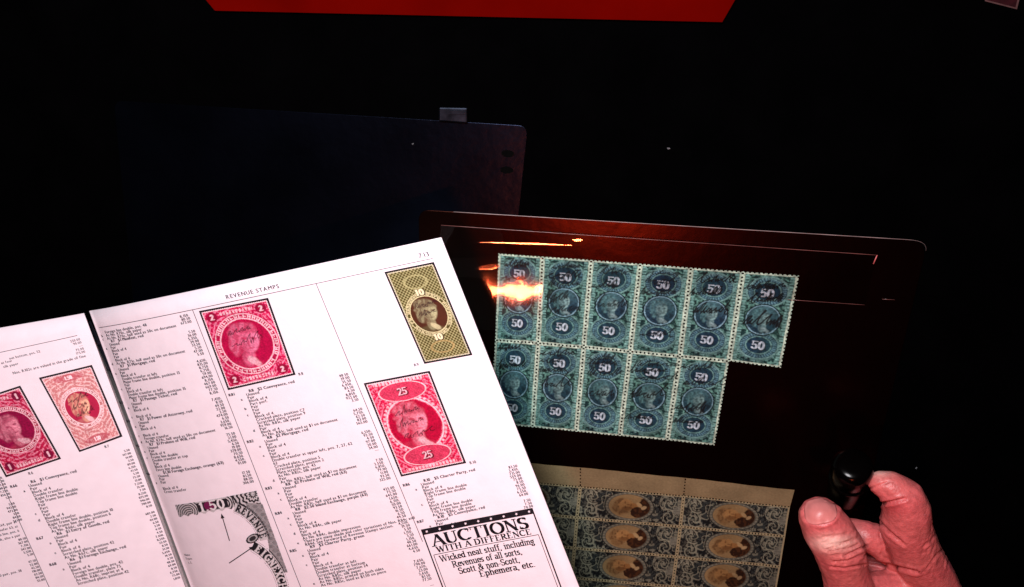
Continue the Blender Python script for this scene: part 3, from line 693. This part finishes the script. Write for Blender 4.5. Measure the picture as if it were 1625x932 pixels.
# arrows
P = Print()
for (a, b) in (((366, 857), (353, 813.5)), ((364.5, 893), (406, 864.5))):
    a, b = np.array(a), np.array(b, float); d = (b-a)/np.linalg.norm(b-a); nr = np.array([-d[1], d[0]])
    P.line(a, b-d*5, 1.5, 6); P.poly([b, b-d*8+nr*3.2, b-d*8-nr*3.2])
P.build('arrow_pair', RIGHT, M['ink'], pr)

# advertisement
ad = Print()
A0, A1 = np.array([669., 839.]), np.array([845., 806.]); Ua = unit(*(A1-A0)); Va = unit(-.37, -1)
def adp(u, v): return (A0[0]+Ua[0]*u-Va[0]*v, A0[1]+Ua[1]*u-Va[1]*v)      # u along the box, v down it
WAD = float(np.linalg.norm(A1-A0)); HAD = 150
ad_root = Print()
NB = 24
ad_root.poly([adp(WAD*k/NB, vv_) for k in range(NB+1) for vv_ in (0, 9.5)], [(2*k, 2*k+2, 2*k+3, 2*k+1) for k in range(NB)])
for u0, w0, v0 in ((.8, 2.0, 9), (5.2, 1.0, 44), (WAD-1.2, 2.2, 9), (WAD-6, 1.0, 44)):
    ad_root.line(adp(u0, v0), adp(u0, HAD), w0, 14)
ad_root.line(adp(5.2, 44), adp(WAD-6, 44), 1.0, 14)
ado = ad_root.build('advertisement', RIGHT, M['ink'], pr, .11)
ad.serif('AUCTIONS', *adp(9.5, 30.5), 18.0, Ua, Va, .2, .05, WAD-24, .075)
ad.serif('WITH A DIFFERENCE', *adp(12.5, 41.3), 8.8, Ua, Va, .21, .1, WAD-27, .09)
for (tx, u0, v0, w) in (('Wicked neat stuff, including', 12, 57.2, 151), ('Revenues of all sorts,', 27, 70.0, 112), ('Scott & non-Scott,', 33, 82.2, 98), ('Ephemera, etc.', 62, 93.6, 90)):
    ad.serif(tx, *adp(u0, v0), 9.8, Ua, Va, .165, .04, w, .085)
ad.build('advertisement_lettering', RIGHT, M['ink'], pr, .12)
st = Print()
for k in range(9):
    c = np.array(adp(8+k*(WAD-15)/8, 4.8))
    st.poly([c+np.array([math.cos(i*math.pi/5+.3), math.sin(i*math.pi/5+.3)])*(2.4 if i % 2 == 0 else 1.1) for i in range(10)])
st.build('advertisement_star', RIGHT, M['paper'], pr, .2)

# ---- stamp pictures in the catalogue
def picture(name, page, quad, C, parent, frame=2.6, keep=None, label=None):
    nv, nu = C.shape[:2]; q = np.array(quad, float); s, t = np.meshgrid(np.linspace(0, 1, nu), np.linspace(0, 1, nv)); s, t = s[..., None], t[..., None]
    c = q.mean(0)
    if frame:
        k = 1.0; f = Print(); n_ = 10
        e0 = (q[1]-q[0])/np.linalg.norm(q[1]-q[0]); e1 = (q[3]-q[0])/np.linalg.norm(q[3]-q[0])
        def ptf(a, b): return (q[0]*(1-a)+q[1]*a)*(1-b)+(q[3]*(1-a)+q[2]*a)*b
        f.poly([ptf(i/n_, j/n_) for j in range(n_+1) for i in range(n_+1)], [(j*(n_+1)+i, (j+1)*(n_+1)+i, (j+1)*(n_+1)+i+1, j*(n_+1)+i+1) for j in range(n_) for i in range(n_)])
        f.build('picture_frame', page, M['ink'], parent, .08)
        q = np.array([q[0]+(e0+e1)*frame, q[1]+(-e0+e1)*frame, q[2]-(e0+e1)*frame, q[3]+(e0-e1)*frame])
    px = ((q[0]*(1-s)+q[1]*s)*(1-t)+(q[3]*(1-s)+q[2]*s)*t).reshape(-1, 2)
    V = page.lift(px, .16); fcs = grid_faces(nu, nv, keep); used = np.unique(fcs); rm = np.full(len(V), -1); rm[used] = np.arange(len(used))
    o = mesh_obj(name, V[used], rm[fcs], M['printed'], parent, True, C.reshape(-1, 3)[used])
    if label: o['label'] = label
    return o
def paint_catalogue(kind, w, h, seed, nu):
    nv = int(nu*h/w); X, Y = np.meshgrid(np.linspace(0, w, nu), np.linspace(0, h, nv)); C = np.zeros(X.shape+(3,))
    pal = {'two': ((205, 14, 84), (250, 158, 190), (184, 6, 72)), 'twentyfive': ((212, 20, 76), (250, 160, 186), (184, 4, 58)), 'ten': ((80, 72, 32), (176, 172, 122), (70, 34, 20)),
           'one': ((186, 16, 72), (246, 160, 186), (146, 0, 68)), 'onefifty': ((200, 126, 128), (240, 206, 206), (176, 28, 70))}[kind]
    D, Lt, K = [lin(*c) for c in pal]; C[...] = D
    cx, cy = w/2, h/2; th = np.arctan2(Y-cy, X-cx)
    if kind == 'ten':
        lat = np.maximum(np.sin((X+Y)*6.28/6.0), np.sin((X-Y)*6.28/6.0)); put(C, sstep(.55, .9, lat)*.85, Lt); put(C, sstep(.6, .9, -np.minimum(np.sin((X+Y)*6.28/6.0), np.sin((X-Y)*6.28/6.0)))*.5, lin(52, 40, 18))
    else:
        g = np.sin(ell(X, Y, cx, cy, 1, 1)*6.28/6.5+1.6*np.sin(th*9)); lf = vnoise(X, Y, 2.6, 2.6, seed); put(C, sstep(.1, .8, g)*sstep(.25, .5, lf)*.8, Lt); put(C, sstep(.62, .75, vnoise(X, Y, 1.8, 1.8, seed+2))*.6, Lt)
    white = lin(255, 226, 232) if kind != 'ten' else lin(214, 206, 160)
    pc = {'two': (cx, cy, .385*w, .385*w), 'twentyfive': (cx, cy+1, .41*w, .275*h), 'ten': (cx, .51*h, .385*w, .2*h), 'one': (cx, .48*h, .40*w, .38*w), 'onefifty': (cx, .49*h, .36*w, .34*w)}[kind]
    if kind in ('two', 'one', 'onefifty', 'ten'):
        let, band = ring_letters(X, Y, pc[0], pc[1], pc[2]*1.1, pc[3]*1.1, .055, seed+9, 40)
        put(C, band*.9, D*.8); put(C, let, white)
        e = ell(X, Y, pc[0], pc[1], pc[2], pc[3]); put(C, (np.abs(e-1.19) < .016)*.9, white); put(C, (np.abs(e-1.0) < .022)*.9, white)
    else:
        e = ell(X, Y, *pc); put(C, (np.abs(e-1.03) < .03)*.9, white); put(C, (np.abs(e-1.12) < .045)*(np.sin(th*40) > 0)*.8, white)
    e = ell(X, Y, *pc); ins = 1-sstep(.95, .98, e); put(C, ins, K)
    f, dk, hr, sh_, co = bust(X, Y, pc[0], pc[1]+pc[3]*.05, min(pc[2], pc[3])*1.28, {'two': .18, 'one': -.15}.get(kind, .1), seed)
    skin = {'ten': lin(170, 168, 128), 'onefifty': lin(250, 206, 170), 'two': lin(248, 150, 186)}.get(kind, lin(250, 168, 188))
    put(C, ins*sh_*.55, D*.7+skin*.12); put(C, ins*hr*.75, skin*.6+K*.3); put(C, ins*f*.95, skin); put(C, ins*dk, K); put(C, ins*co*.75, white)
    put(C, ins*.18*(np.sin(Y*6.28/2.4+.4*X) > .3), K)
    rs = np.random.default_rng(seed+5)
    if kind in ('two', 'one'):
        dig = '2' if kind == 'two' else '1'
        for (x, y) in ((.13*w, .09*h), (.87*w, .09*h), (.13*w, .91*h), (.87*w, .91*h)):
            put(C, 1-sstep(.9, 1.05, ell(X, Y, x, y, .085*w, .065*h)), K*.72); put(C, draw_text(X, Y, dig, .062*h, x, y, .2, 0), white*.85)
        for y in (.065*h, .935*h):
            b = (np.abs(Y-y) < .022*h) & (np.abs(X-cx) < .25*w); put(C, b*((np.floor(X/1.7) % 3) > 0)*(vnoise(X, Y, 1.2, 1.2, seed) > .3)*.8, white)
    if kind == 'twentyfive':
        for y in (.14*h, .845*h):
            e2 = ell(X, Y, cx, y, .38*w, .105*h); a2 = np.arctan2(Y-y, X-cx)
            put(C, 1-sstep(1, 1.05, e2), lin(206, 14, 74)); put(C, (np.abs(e2-.97) < .035)*.9, white)
            put(C, (1-sstep(.9, .92, e2))*.35*(np.sin((X+Y)*2.0)*np.sin((X-Y)*2.0) > .1), Lt)
            put(C, draw_text(X, Y, '25', .07*h, cx+.8, y+.8, .26, .08), K*.3); put(C, draw_text(X, Y, '25', .07*h, cx, y, .12, .08), lin(252, 214, 224))
        for y in (.03*h, .965*h): put(C, (np.abs(Y-y) < .016*h)*((np.floor(X/1.9) % 3) > 0)*.85*(np.abs(X-cx) < .4*w), white)
    if kind == 'ten':
        for (y, tx) in ((.265*h, '10'), (.76*h, '10')):
            m = draw_text(X, Y, tx, .058*h, cx+.8, y+.6, .32, .1, 1.3); put(C, m, lin(40, 24, 10)); put(C, draw_text(X, Y, tx, .058*h, cx, y, .2, .1, 1.3), lin(226, 214, 176))
        put(C, (np.abs(ell(X, Y, cx, .15*h, .24*w, .07*h)-1) < .1)*.6, Lt); put(C, (np.abs(ell(X, Y, cx, .87*h, .24*w, .06*h)-1) < .1)*.6, lin(176, 150, 96))
    if kind == 'onefifty':
        for y in (.07*h, .93*h):
            put(C, (ell(X, Y, cx, y, .3*w, .05*h) < 1)*.5, K); put(C, draw_text(X, Y, '1.50', .045*h, cx, y, .18, .06), white)
    m = np.zeros_like(X)
    for k in range({'two': 2, 'twentyfive': 3, 'ten': 2, 'one': 0, 'onefifty': 3}[kind]):
        draw_line(m, X, Y, scribble(rs, cx-pc[2]*.6, pc[1]-pc[3]*.45+k*pc[3]*.45, pc[2]*1.1, pc[3]*.4, 4), .6, .55)
    put(C, m*.8, lin(40, 10, 22))
    C *= (.9+.2*vnoise(X, Y, 10, 10, seed+6))[..., None]
    if kind in ('two', 'twentyfive', 'one'): C *= (.66+.5*vnoise(X, Y, 1.7, 1.7, seed+8))[..., None]*np.array([.9, .78, .82])
    # toothed paper rim
    d = np.minimum(np.minimum(X, w-X), np.minimum(Y, h-Y)); put(C, 1-sstep(1.7, 2.3, d), lin(246, 214, 222) if kind != 'ten' else lin(206, 200, 172))
    per = 2.9; dxp = np.abs((X % per)-per/2); dyp = np.abs((Y % per)-per/2)
    hole = (np.hypot(dxp, np.minimum(Y, h-Y)) < 1.0) | (np.hypot(dyp, np.minimum(X, w-X)) < 1.0); put(C, hole*1., lin(22, 14, 18))
    return C
picture('stamp_picture', RIGHT, [(320, 492), (429.5, 471), (473, 592.5), (366, 617)], paint_catalogue('two', 106, 124, 31, 190), pr, label='crimson two dollar stamp printed in the middle column')
picture('stamp_picture', RIGHT, [(610.3, 431.7), (688.5, 415.8), (750, 563.5), (673.5, 577.6)], paint_catalogue('ten', 78, 155, 32, 140), pr, label='olive green ten dollar stamp printed at the upper right')
picture('stamp_picture', RIGHT, [(579, 607), (682, 588.5), (740, 735), (638, 755)], paint_catalogue('twentyfive', 104, 157, 33, 180), pr, label='red twenty five dollar stamp printed below the olive one')
picture('stamp_picture', LEFT, [(63, 598.8), (145.5, 579.4), (194, 693.4), (127, 716.7)], paint_catalogue('onefifty', 84, 126, 34, 150), pl, label='salmon stamp printed near the gutter')
picture('stamp_picture', LEFT, [(-52, 639), (34, 611), (98.5, 727), (12, 755.5)], paint_catalogue('one', 90, 132, 35, 150), pl, label='dark crimson one dollar stamp cut by the left picture edge')

# ---- engraved detail with 1.50 and the ribbon
def engraved():
    x0, x1, y0, y1 = 268., 466., 770., 940.; nu, nv = 300, 258
    X, Y = np.meshgrid(np.linspace(x0, x1, nu), np.linspace(y0, y1, nv)); val = np.full(X.shape, -1.)      # -1 bare paper, else tone
    o = np.array([272., 805.]); e0 = np.array([139., -29.5]); e1 = np.array([6.5, 20.5]); Mi = np.linalg.inv(np.stack([e0, e1], 1))
    u = Mi[0, 0]*(X-o[0])+Mi[0, 1]*(Y-o[1]); v = Mi[1, 0]*(X-o[0])+Mi[1, 1]*(Y-o[1])
    bar = (u > 0) & (u < 1) & (v > 0) & (v < .93+.07*np.sin(u*60))
    val[bar] = .12
    fine = .15+.5*(np.sin((u*139+v*7)*2.2) > 0)
    val[bar & (u < .19)] = fine[bar & (u < .19)]
    r = ell(u*139, v*20, 22, 22, 1, 1); m = bar & (u < .19); val[m & (np.sin(r*1.9) > .2)] = .75; val[m & (np.sin(r*1.9) < -.5)] = .1
    m = bar & (u > .19) & (u < .27); r = ell(u*139, v*20, 24, 12, 1, 1); val[m] = np.where(np.sin(r*1.7) > 0, .08, .85)[m]
    m = bar & (u > .27) & (u < .64); pan = m & (v > .12) & (v < .8); val[m] = .8; val[pan] = .06
    t = np.zeros_like(X); 
    for pts, wt in text_strokes('1.50', 13.2, 0, 0, .10):
        draw_line(t, u*139, v*20, [(41.5+p[0]*1.42, 15.6+p[1]) for p in pts], max(.14*wt, .06)*13, .07*13)
    val = np.where((t > .5) & (val > -1), .95, val)
    m = bar & (u > .64) & (u < .70); r = ell(u*139, v*20, 84, 10, 1, 1); val[m] = np.where(np.sin(r*1.5) > .1, .85, .08)[m]
    # rosette in the corner
    cx, cy = 405., 781.; r = np.hypot(X-cx, Y-cy); a = np.arctan2(Y-cy, X-cx)
    edge_x = 411+(Y-776)*.37
    cor = (X < edge_x) & (u > .66) & (v > 0) & (r < 33) & ((Y-776) > -.21*(X-411))
    val[cor] = np.where(np.sin(r*.95+1.2*np.sin(a*12)) > 0, .82, .07)[cor]
    # ribbons: bands between two arcs about a common centre
    def band(cx, cy, r0, r1, a0, a1, base, letters, lcol, size, la0, la1):
        r = np.hypot(X-cx, Y-cy); a = np.degrees(np.arctan2(Y-cy, X-cx)); m = (r > r0) & (r < r1) & (a > a0) & (a < a1); val[m] = base
        val[m & ((r < r0+1.1) | (r > r1-1.1))] = .05 if base > .5 else .85
        val[(np.abs(r-r1-1.3) < .6) & (a > a0) & (a < a1)] = .1; val[(np.abs(r-r0+1.6) < .6) & (a > a0) & (a < a1)] = .25
        for k, ch in enumerate(letters):
            an = math.radians(la0+(la1-la0)*k/(len(letters)-1)); rm = (r0+r1)/2; c = (cx+rm*math.cos(an), cy+rm*math.sin(an))
            tx = (-math.sin(an), math.cos(an)); ty = (math.cos(an), math.sin(an)); w = GL[ch][0]*size; t = np.zeros_like(X)
            for pts, wt in text_strokes(ch, size, c[0]-tx[0]*w/2-ty[0]*size/2, c[1]-tx[1]*w/2-ty[1]*size/2, 0, tx, ty):
                draw_line(t, X, Y, pts, max(.16*wt, .08)*size, .1*size)
            val[(t > .5) & m] = lcol
    # net between ribbons and outer edge
    net = (X < edge_x+2) & (X > edge_x-26+(Y-776)*.02) & (Y > 796) & (Y < 905) & (np.hypot(X-352, Y-872) > 78)
    nn = np.sin((X+Y)*1.5)*np.sin((X-Y)*1.5); val[net] = np.where(nn > -.1, .7, .1)[net]
    band(352., 872., 66, 81, -72, -14, .82, 'REVENUE', .06, 9.5, -66, -20)
    band(362., 945., 84, 100, -63, 10, .06, 'EIGNEXCHANGE', .9, 10.5, -56, 14)
    # curled end of the lower ribbon
    r = ell(X, Y, 404, 852, 12, 7, -.5); val[(r < 1)] = .1; val[(r < .72)] = .7; val[(r < .5)] = .15
    keepv = val > -.5; keep = keepv[:-1, :-1] & keepv[1:, :-1] & keepv[:-1, 1:] & keepv[1:, 1:]
    C = np.clip(val, 0, 1)[..., None]**2*np.array([.80, .77, .79])+np.array([.008, .006, .01])
    dot = ell(u*139, v*20, 58, 9, 8.5, 7); put(C, ((dot < 1) & (val < .2) & (val > -.5))*.8, lin(120, 20, 80))
    return (x0, x1, y0, y1), C, keep
bb, C, keep = engraved()
picture('engraved_detail', RIGHT, [(bb[0], bb[2]), (bb[1], bb[2]), (bb[1], bb[3]), (bb[0], bb[3])], C, pr, 0, keep, 'black engraved scrollwork corner showing 1.50 and a curved ribbon')

# ---- left page print
P = Print(); P.line((-12, 561.5), (122.5, 532.6), .8, 16); P.line((-30, 686), (84, 937), .9, 20); P.build('page_rule', LEFT, M['ink_soft'], pl)
P = Print()
for (t, x, y) in (('out bottom, pos. 52', 66, 558.5), ('at four', 22, 573), ('silk paper', 32, 577.5)): P.text(t, x, y, 5.8, UL, VL, 'r' if 'out' in t else 'r', .2)
P.text('Nos. R102c are valued in the grade of fine', 137, 566.5, 6.4, UL, VL, 'r', .3)
for k, (t) in enumerate(('250.00', '90.00', '—', '75.00', '175.00')): P.text(t, 128+k*2.0, 540+k*4.9, 5.6, UL, VL, 'r', .2)
small('caption', LEFT, 'R7', 167, 711, 6.2, .4, UL, VL, par=pl); small('caption', LEFT, 'R6', 48, 752, 6.6, .4, UL, VL, par=pl)
cL = ['*R66|R6   $1 Conveyance, red', 'Unused', '-aPair', 'Block of 4', 'Double transfer', 'Right frame line double', 'Top frame line double', 'Pair', 'Part', '-cPair', 'Pair', '-dBlock of 4', 'Double transfer', 'Right frame line double, position 10', 'Top frame line double, position 6', 'As No. R66c, silk paper', '*R67|R6   $1 Entry of Goods, red', 'Unused', '-aPair', 'Block of 4', 'Pair', '-cBlock of 4', 'Scratched plate, position 42', 'As No. R67c, silk paper', '*R68|R6   $1 Foreign Exchange, red', 'Unused', '-aPair', 'Block of 4', 'Foreign line double, pos. 42', 'Double transfer, plate 75', 'As No. R68c, imprint at 4', 'Scratched plate, position 42', '']
column(P, UVL, 46, 766.5, .50, 5.15, cL, 6.8)
prices(P, UVL, 206, 716, .40, 5.2, 'pppppppppppppppppp ppppppppppppppppppppp', 5.0, 5)
prices(P, UVL, 8, 757, .46, 5.1, 'ppppppp pppppp   ', 5.4, 6); prices(P, UVL, 45, 853, .45, 5.0, 'pppppp ppppppp', 5.4, 7)
for k, t in enumerate(('As No. R64, pair at', 'double transfer 63, at', 'Foreign line, pos. 6', 'silk, also a pair')): P.text(t, 30+k*2.0, 827+k*7, 5.8, UL, VL, 'r', .3)
P.text('vertical pair, pos. 38', 38, 904, 5.8, UL, VL, 'r', .3)
P.build('text_column', LEFT, M['ink_soft'], pl)

# ------------------------------------------------------------------ hand
def hand():
    def chain(pts):
        """pts: (px x, px y, height mm, radius mm)"""
        return [(at(p[0], p[1], p[2]), p[3]) for p in pts]
    thumb = chain([(1302, 822, 50, 10.2), (1316, 845, 50, 12.2), (1330, 868, 50, 12.4), (1340, 905, 49, 11.0), (1352, 950, 46, 12.5), (1380, 1010, 40, 17), (1430, 1080, 34, 21)])
    index = chain([(1398, 767, 44, 6.0), (1414, 773, 45, 7.6), (1434, 790, 46, 9.6), (1439, 808, 45, 10.8), (1438, 838, 42, 12.0), (1452, 876, 38, 12.4), (1476, 915, 34, 12.2), (1490, 960, 31, 14), (1490, 1040, 30, 19), (1480, 1100, 30, 22)])
    middle = chain([(1352, 842, 26, 6.5), (1374, 850, 29, 7.6), (1400, 862, 29, 8.6), (1428, 880, 26, 9.5), (1468, 925, 22, 11.5), (1505, 985, 22, 15), (1500, 1080, 26, 21)])
    ring = chain([(1372, 892, 16, 7), (1400, 896, 18, 8), (1440, 915, 17, 9), (1490, 960, 15, 11), (1520, 1020, 18, 15), (1510, 1090, 24, 20)])
    little = chain([(1400, 930, 9, 6), (1430, 938, 10, 7), (1480, 965, 10, 8), (1530, 1020, 13, 11), (1530, 1090, 20, 17)])
    web = chain([(1352, 940, 42, 9), (1400, 940, 36, 11), (1450, 945, 34, 13), (1470, 1010, 32, 19)])
    arm = chain([(1450, 1060, 30, 22), (1480, 1160, 30, 26), (1540, 1330, 34, 28), (1620, 1600, 40, 34)])
    bm = bmesh.new()
    for ch in (thumb, index, middle, ring, little, web, arm):
        for (a, ra), (b, rb) in zip(ch[:-1], ch[1:]):
            n = max(2, int(np.linalg.norm(b-a)/1.8))
            for k in range(n+1):
                t = k/n; p = a*(1-t)+b*t; r = ra*(1-t)+rb*t
                bmesh.ops.create_icosphere(bm, subdivisions=2, radius=r*MM, matrix=Matrix.Translation(Vector(p*MM)))
    me = bpy.data.meshes.new('hand'); bm.to_mesh(me); bm.free()
    o = link(bpy.data.objects.new('hand', me))
    m = o.modifiers.new('r', 'REMESH'); m.mode = 'VOXEL'; m.voxel_size = .0009
    m = o.modifiers.new('s', 'SMOOTH'); m.factor = .5; m.iterations = 8
    dg = bpy.context.evaluated_depsgraph_get(); me2 = bpy.data.meshes.new_from_object(o.evaluated_get(dg)); o.modifiers.clear(); o.data = me2; bpy.data.meshes.remove(me)
    V = np.empty(len(me2.vertices)*3, np.float32); me2.vertices.foreach_get('co', V); V = V.reshape(-1, 3).astype(float)/MM
    N = np.empty(len(V)*3, np.float32); me2.vertices.foreach_get('normal', N); N = N.reshape(-1, 3).astype(float)
    # picture measure of each vertex, to lay creases where skin folds
    d = ((V-CAM)*FLIP)@RC.T; px = np.stack([W_PX/2+F_PX*d[:, 0]/d[:, 2], H_PX/2+F_PX*d[:, 1]/d[:, 2]], 1)
    face = (N*(CAM-V)).sum(1) > 0
    D = np.zeros(len(V))
    def crease(pts, w, depth, lip=.35):
        best = np.full(len(V), 1e9)
        for a, b in zip(pts[:-1], pts[1:]):
            a, b = np.array(a, float), np.array(b, float); e = b-a; t = np.clip(((px-a)@e)/(e@e), 0, 1); best = np.minimum(best, np.linalg.norm(px-a-t[:, None]*e, axis=1))
        D[:] += face*(-depth*np.exp(-(best/w)**2)+lip*depth*np.exp(-((best-2.2*w)/(1.1*w))**2))
    rs = np.random.default_rng(3)
    for k in range(9):                                     # wrinkles over the thumb knuckle
        y = 852+k*5.2+rs.normal()*.6; x0 = 1302+k*3.0+rs.uniform(-3, 4); L = rs.uniform(36, 58)
        crease([(x0, y+3+rs.normal()), (x0+L*.35, y+rs.normal()*1.2), (x0+L*.7, y-3+rs.normal()), (x0+L, y-9)], 1.4, .5 if k not in (3, 4) else .9)
    crease([(1306, 852), (1325, 850), (1345, 846)], 1.6, .6); crease([(1340, 884), (1360, 872), (1376, 866)], 1.6, .9); crease([(1322, 892), (1345, 890), (1368, 880)], 1.5, .8); crease([(1318, 900), (1342, 902), (1372, 896)], 1.5, .8)
    crease([(1380, 775), (1396, 770), (1410, 765)], 1.6, .7); crease([(1394, 800), (1415, 797), (1436, 792)], 2.2, 1.6); crease([(1392, 824), (1410, 844), (1434, 864)], 2.2, 1.2)
    crease([(1396, 848), (1404, 868), (1398, 882)], 2, 1.0); crease([(1379, 891), (1410, 897), (1455, 908)], 2.4, 1.6); crease([(1466, 868), (1478, 858), (1486, 846)], 1.6, .4); crease([(1472, 902), (1484, 884), (1500, 868)], 1.8, .5)
    for k in range(12):
        x, y = rs.uniform(1455, 1512), rs.uniform(840, 920); crease([(x, y), (x+rs.uniform(-4, 6), y-rs.uniform(6, 14)), (x+rs.uniform(2, 12), y-rs.uniform(14, 24))], 1.1, .3)
    nn = vnoise(V[:, 0]+50, V[:, 1]*1+V[:, 2]*.7+50, 1.6, 1.6, 4)-.5; D += .2*nn
    # nail bed pressed in a little
    nc = np.array([1302., 811.]); e = np.hypot(((px-nc)@np.array([.985, -.17]))/28, ((px-nc)@np.array([.17, .985]))/22.5)
    D += np.where(face, -.7*(1-sstep(.85, 1.02, e))+.45*np.exp(-((e-1.12)/.1)**2)*((px-nc)@np.array([.17, .985]) > -6), 0)
    V2 = V+N*D[:, None]; me2.vertices.foreach_set('co', (V2*MM).astype(np.float32).ravel()); 
    # skin tone: redder on pads; knuckle highlights and shade in folds painted in
    C = np.zeros((len(V), 3)); C[:] = (.55, .125, .12)
    red = np.clip(vnoise(V[:, 0]+80, V[:, 1]+80, 7, 7, 9)*1.1-.2, 0, 1)
    put(C, .45*red, (.58, .08, .10))
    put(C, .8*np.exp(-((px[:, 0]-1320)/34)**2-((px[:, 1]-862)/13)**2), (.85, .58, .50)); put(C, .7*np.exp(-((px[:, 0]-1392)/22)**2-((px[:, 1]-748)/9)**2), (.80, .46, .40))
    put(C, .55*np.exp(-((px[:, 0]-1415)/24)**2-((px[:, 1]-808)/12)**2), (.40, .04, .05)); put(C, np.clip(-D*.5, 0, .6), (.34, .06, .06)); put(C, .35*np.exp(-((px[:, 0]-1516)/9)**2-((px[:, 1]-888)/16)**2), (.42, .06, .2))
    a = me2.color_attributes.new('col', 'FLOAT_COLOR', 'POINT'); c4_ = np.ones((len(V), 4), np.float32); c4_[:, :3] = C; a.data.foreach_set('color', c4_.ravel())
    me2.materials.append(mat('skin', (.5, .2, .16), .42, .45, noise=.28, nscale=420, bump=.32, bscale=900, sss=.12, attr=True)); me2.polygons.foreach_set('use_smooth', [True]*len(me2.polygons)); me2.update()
    tag(o, 'hand from the lower right pinching a black handle, thumbnail towards the viewer', 'hand')
    # thumbnail: curved plate following the nail bed
    from mathutils.bvhtree import BVHTree
    bvh = BVHTree.FromPolygons([Vector(v) for v in V2], [tuple(p.vertices) for p in me2.polygons])
    NU, NV = 22, 20; W = []; ok = []; dc_ = rays([nc])[0]; dc = bvh.ray_cast(Vector(CAM), Vector(dc_/np.linalg.norm(dc_)))[3]; dmax = dc+9; dc += 3
    for j in range(NV):
        for i in range(NU):
            a, b = (i/(NU-1)*2-1), (j/(NV-1)*2-1)
            rr = (abs(a)**2.6+abs(b)**2.6)**(1/2.6); ok.append(rr <= 1.02)
            if rr > 1: a, b = a/rr, b/rr
            p = nc+np.array([.985, -.17])*a*(25.5+1.5*b)+np.array([.17, .985])*b*21
            dr = rays([p])[0]; dr /= np.linalg.norm(dr); hit = bvh.ray_cast(Vector(CAM), Vector(dr))
            h = np.array(hit[0]) if hit[0] is not None and hit[3] < dmax else np.array(bvh.find_nearest(Vector(CAM+dr*dc))[0])
            W.append(h-dr*(.45+.75*(1-rr*rr if rr < 1 else 0)))
    W = np.array(W); Gd = W.reshape(NV, NU, 3).copy()
    for _ in range(2): Gd[1:-1, 1:-1] = (Gd[1:-1, 1:-1]*2+Gd[:-2, 1:-1]+Gd[2:, 1:-1]+Gd[1:-1, :-2]+Gd[1:-1, 2:])/6
    nail = mesh_obj('thumbnail', Gd.reshape(-1, 3), grid_faces(NU, NV), mat('nail', (.54, .17, .16), .38, .35, noise=.12, nscale=250, bump=.12, bscale=500), o, True)
    m = nail.modifiers.new('plate', 'SOLIDIFY'); m.thickness = .0004; m.offset = 0
    return o
hand()
# ------------------------------------------------------------------ black handle held in the fingers, lint
h0, h1 = at(1353, 741, 42), at(1334, 806, 8)
ax_ = (h1-h0)/np.linalg.norm(h1-h0)
prof = [(-5.6, .4), (-5.5, 4), (-5.2, 6.4), (-4.4, 7.9), (-3.0, 8.8), (-1, 9.2), (6, 9.0), (12, 8.6), (20, 8.6), (34, 8.6), (40, 7.5), (43, 5), (44, .4)]
hd = empty('black_handle', None, 'short glossy black handle pinched between thumb and bent forefinger', 'handle')
tube('grip', [h0+ax_*(p[0]+2) for p in prof], [p[1] for p in prof], M['black'], hd, 28)
tube('collar_ring', [h0+ax_*13.5, h0+ax_*16], 9.3, M['black'], hd, 28)
for (x, y, r, lb_) in ((1062, 236, .45, 'tiny lint speck on the bare desk above the stamp block'), (1453, 742, .6, 'tiny pale speck beside the bent forefinger'), (655, 228, .4, 'tiny lint speck on the navy folder')):
    z = .9 if x == 655 else .5
    c = at(x, y, z); rs = np.random.default_rng(x); pts = [c+np.array([rs.normal()*r, rs.normal()*r*.6, abs(rs.normal())*r*.5]) for _ in range(5)]
    tag(tube('lint_speck', pts, r*.45, M['lint'], None, 5), lb_, 'lint', 'specks of lint')
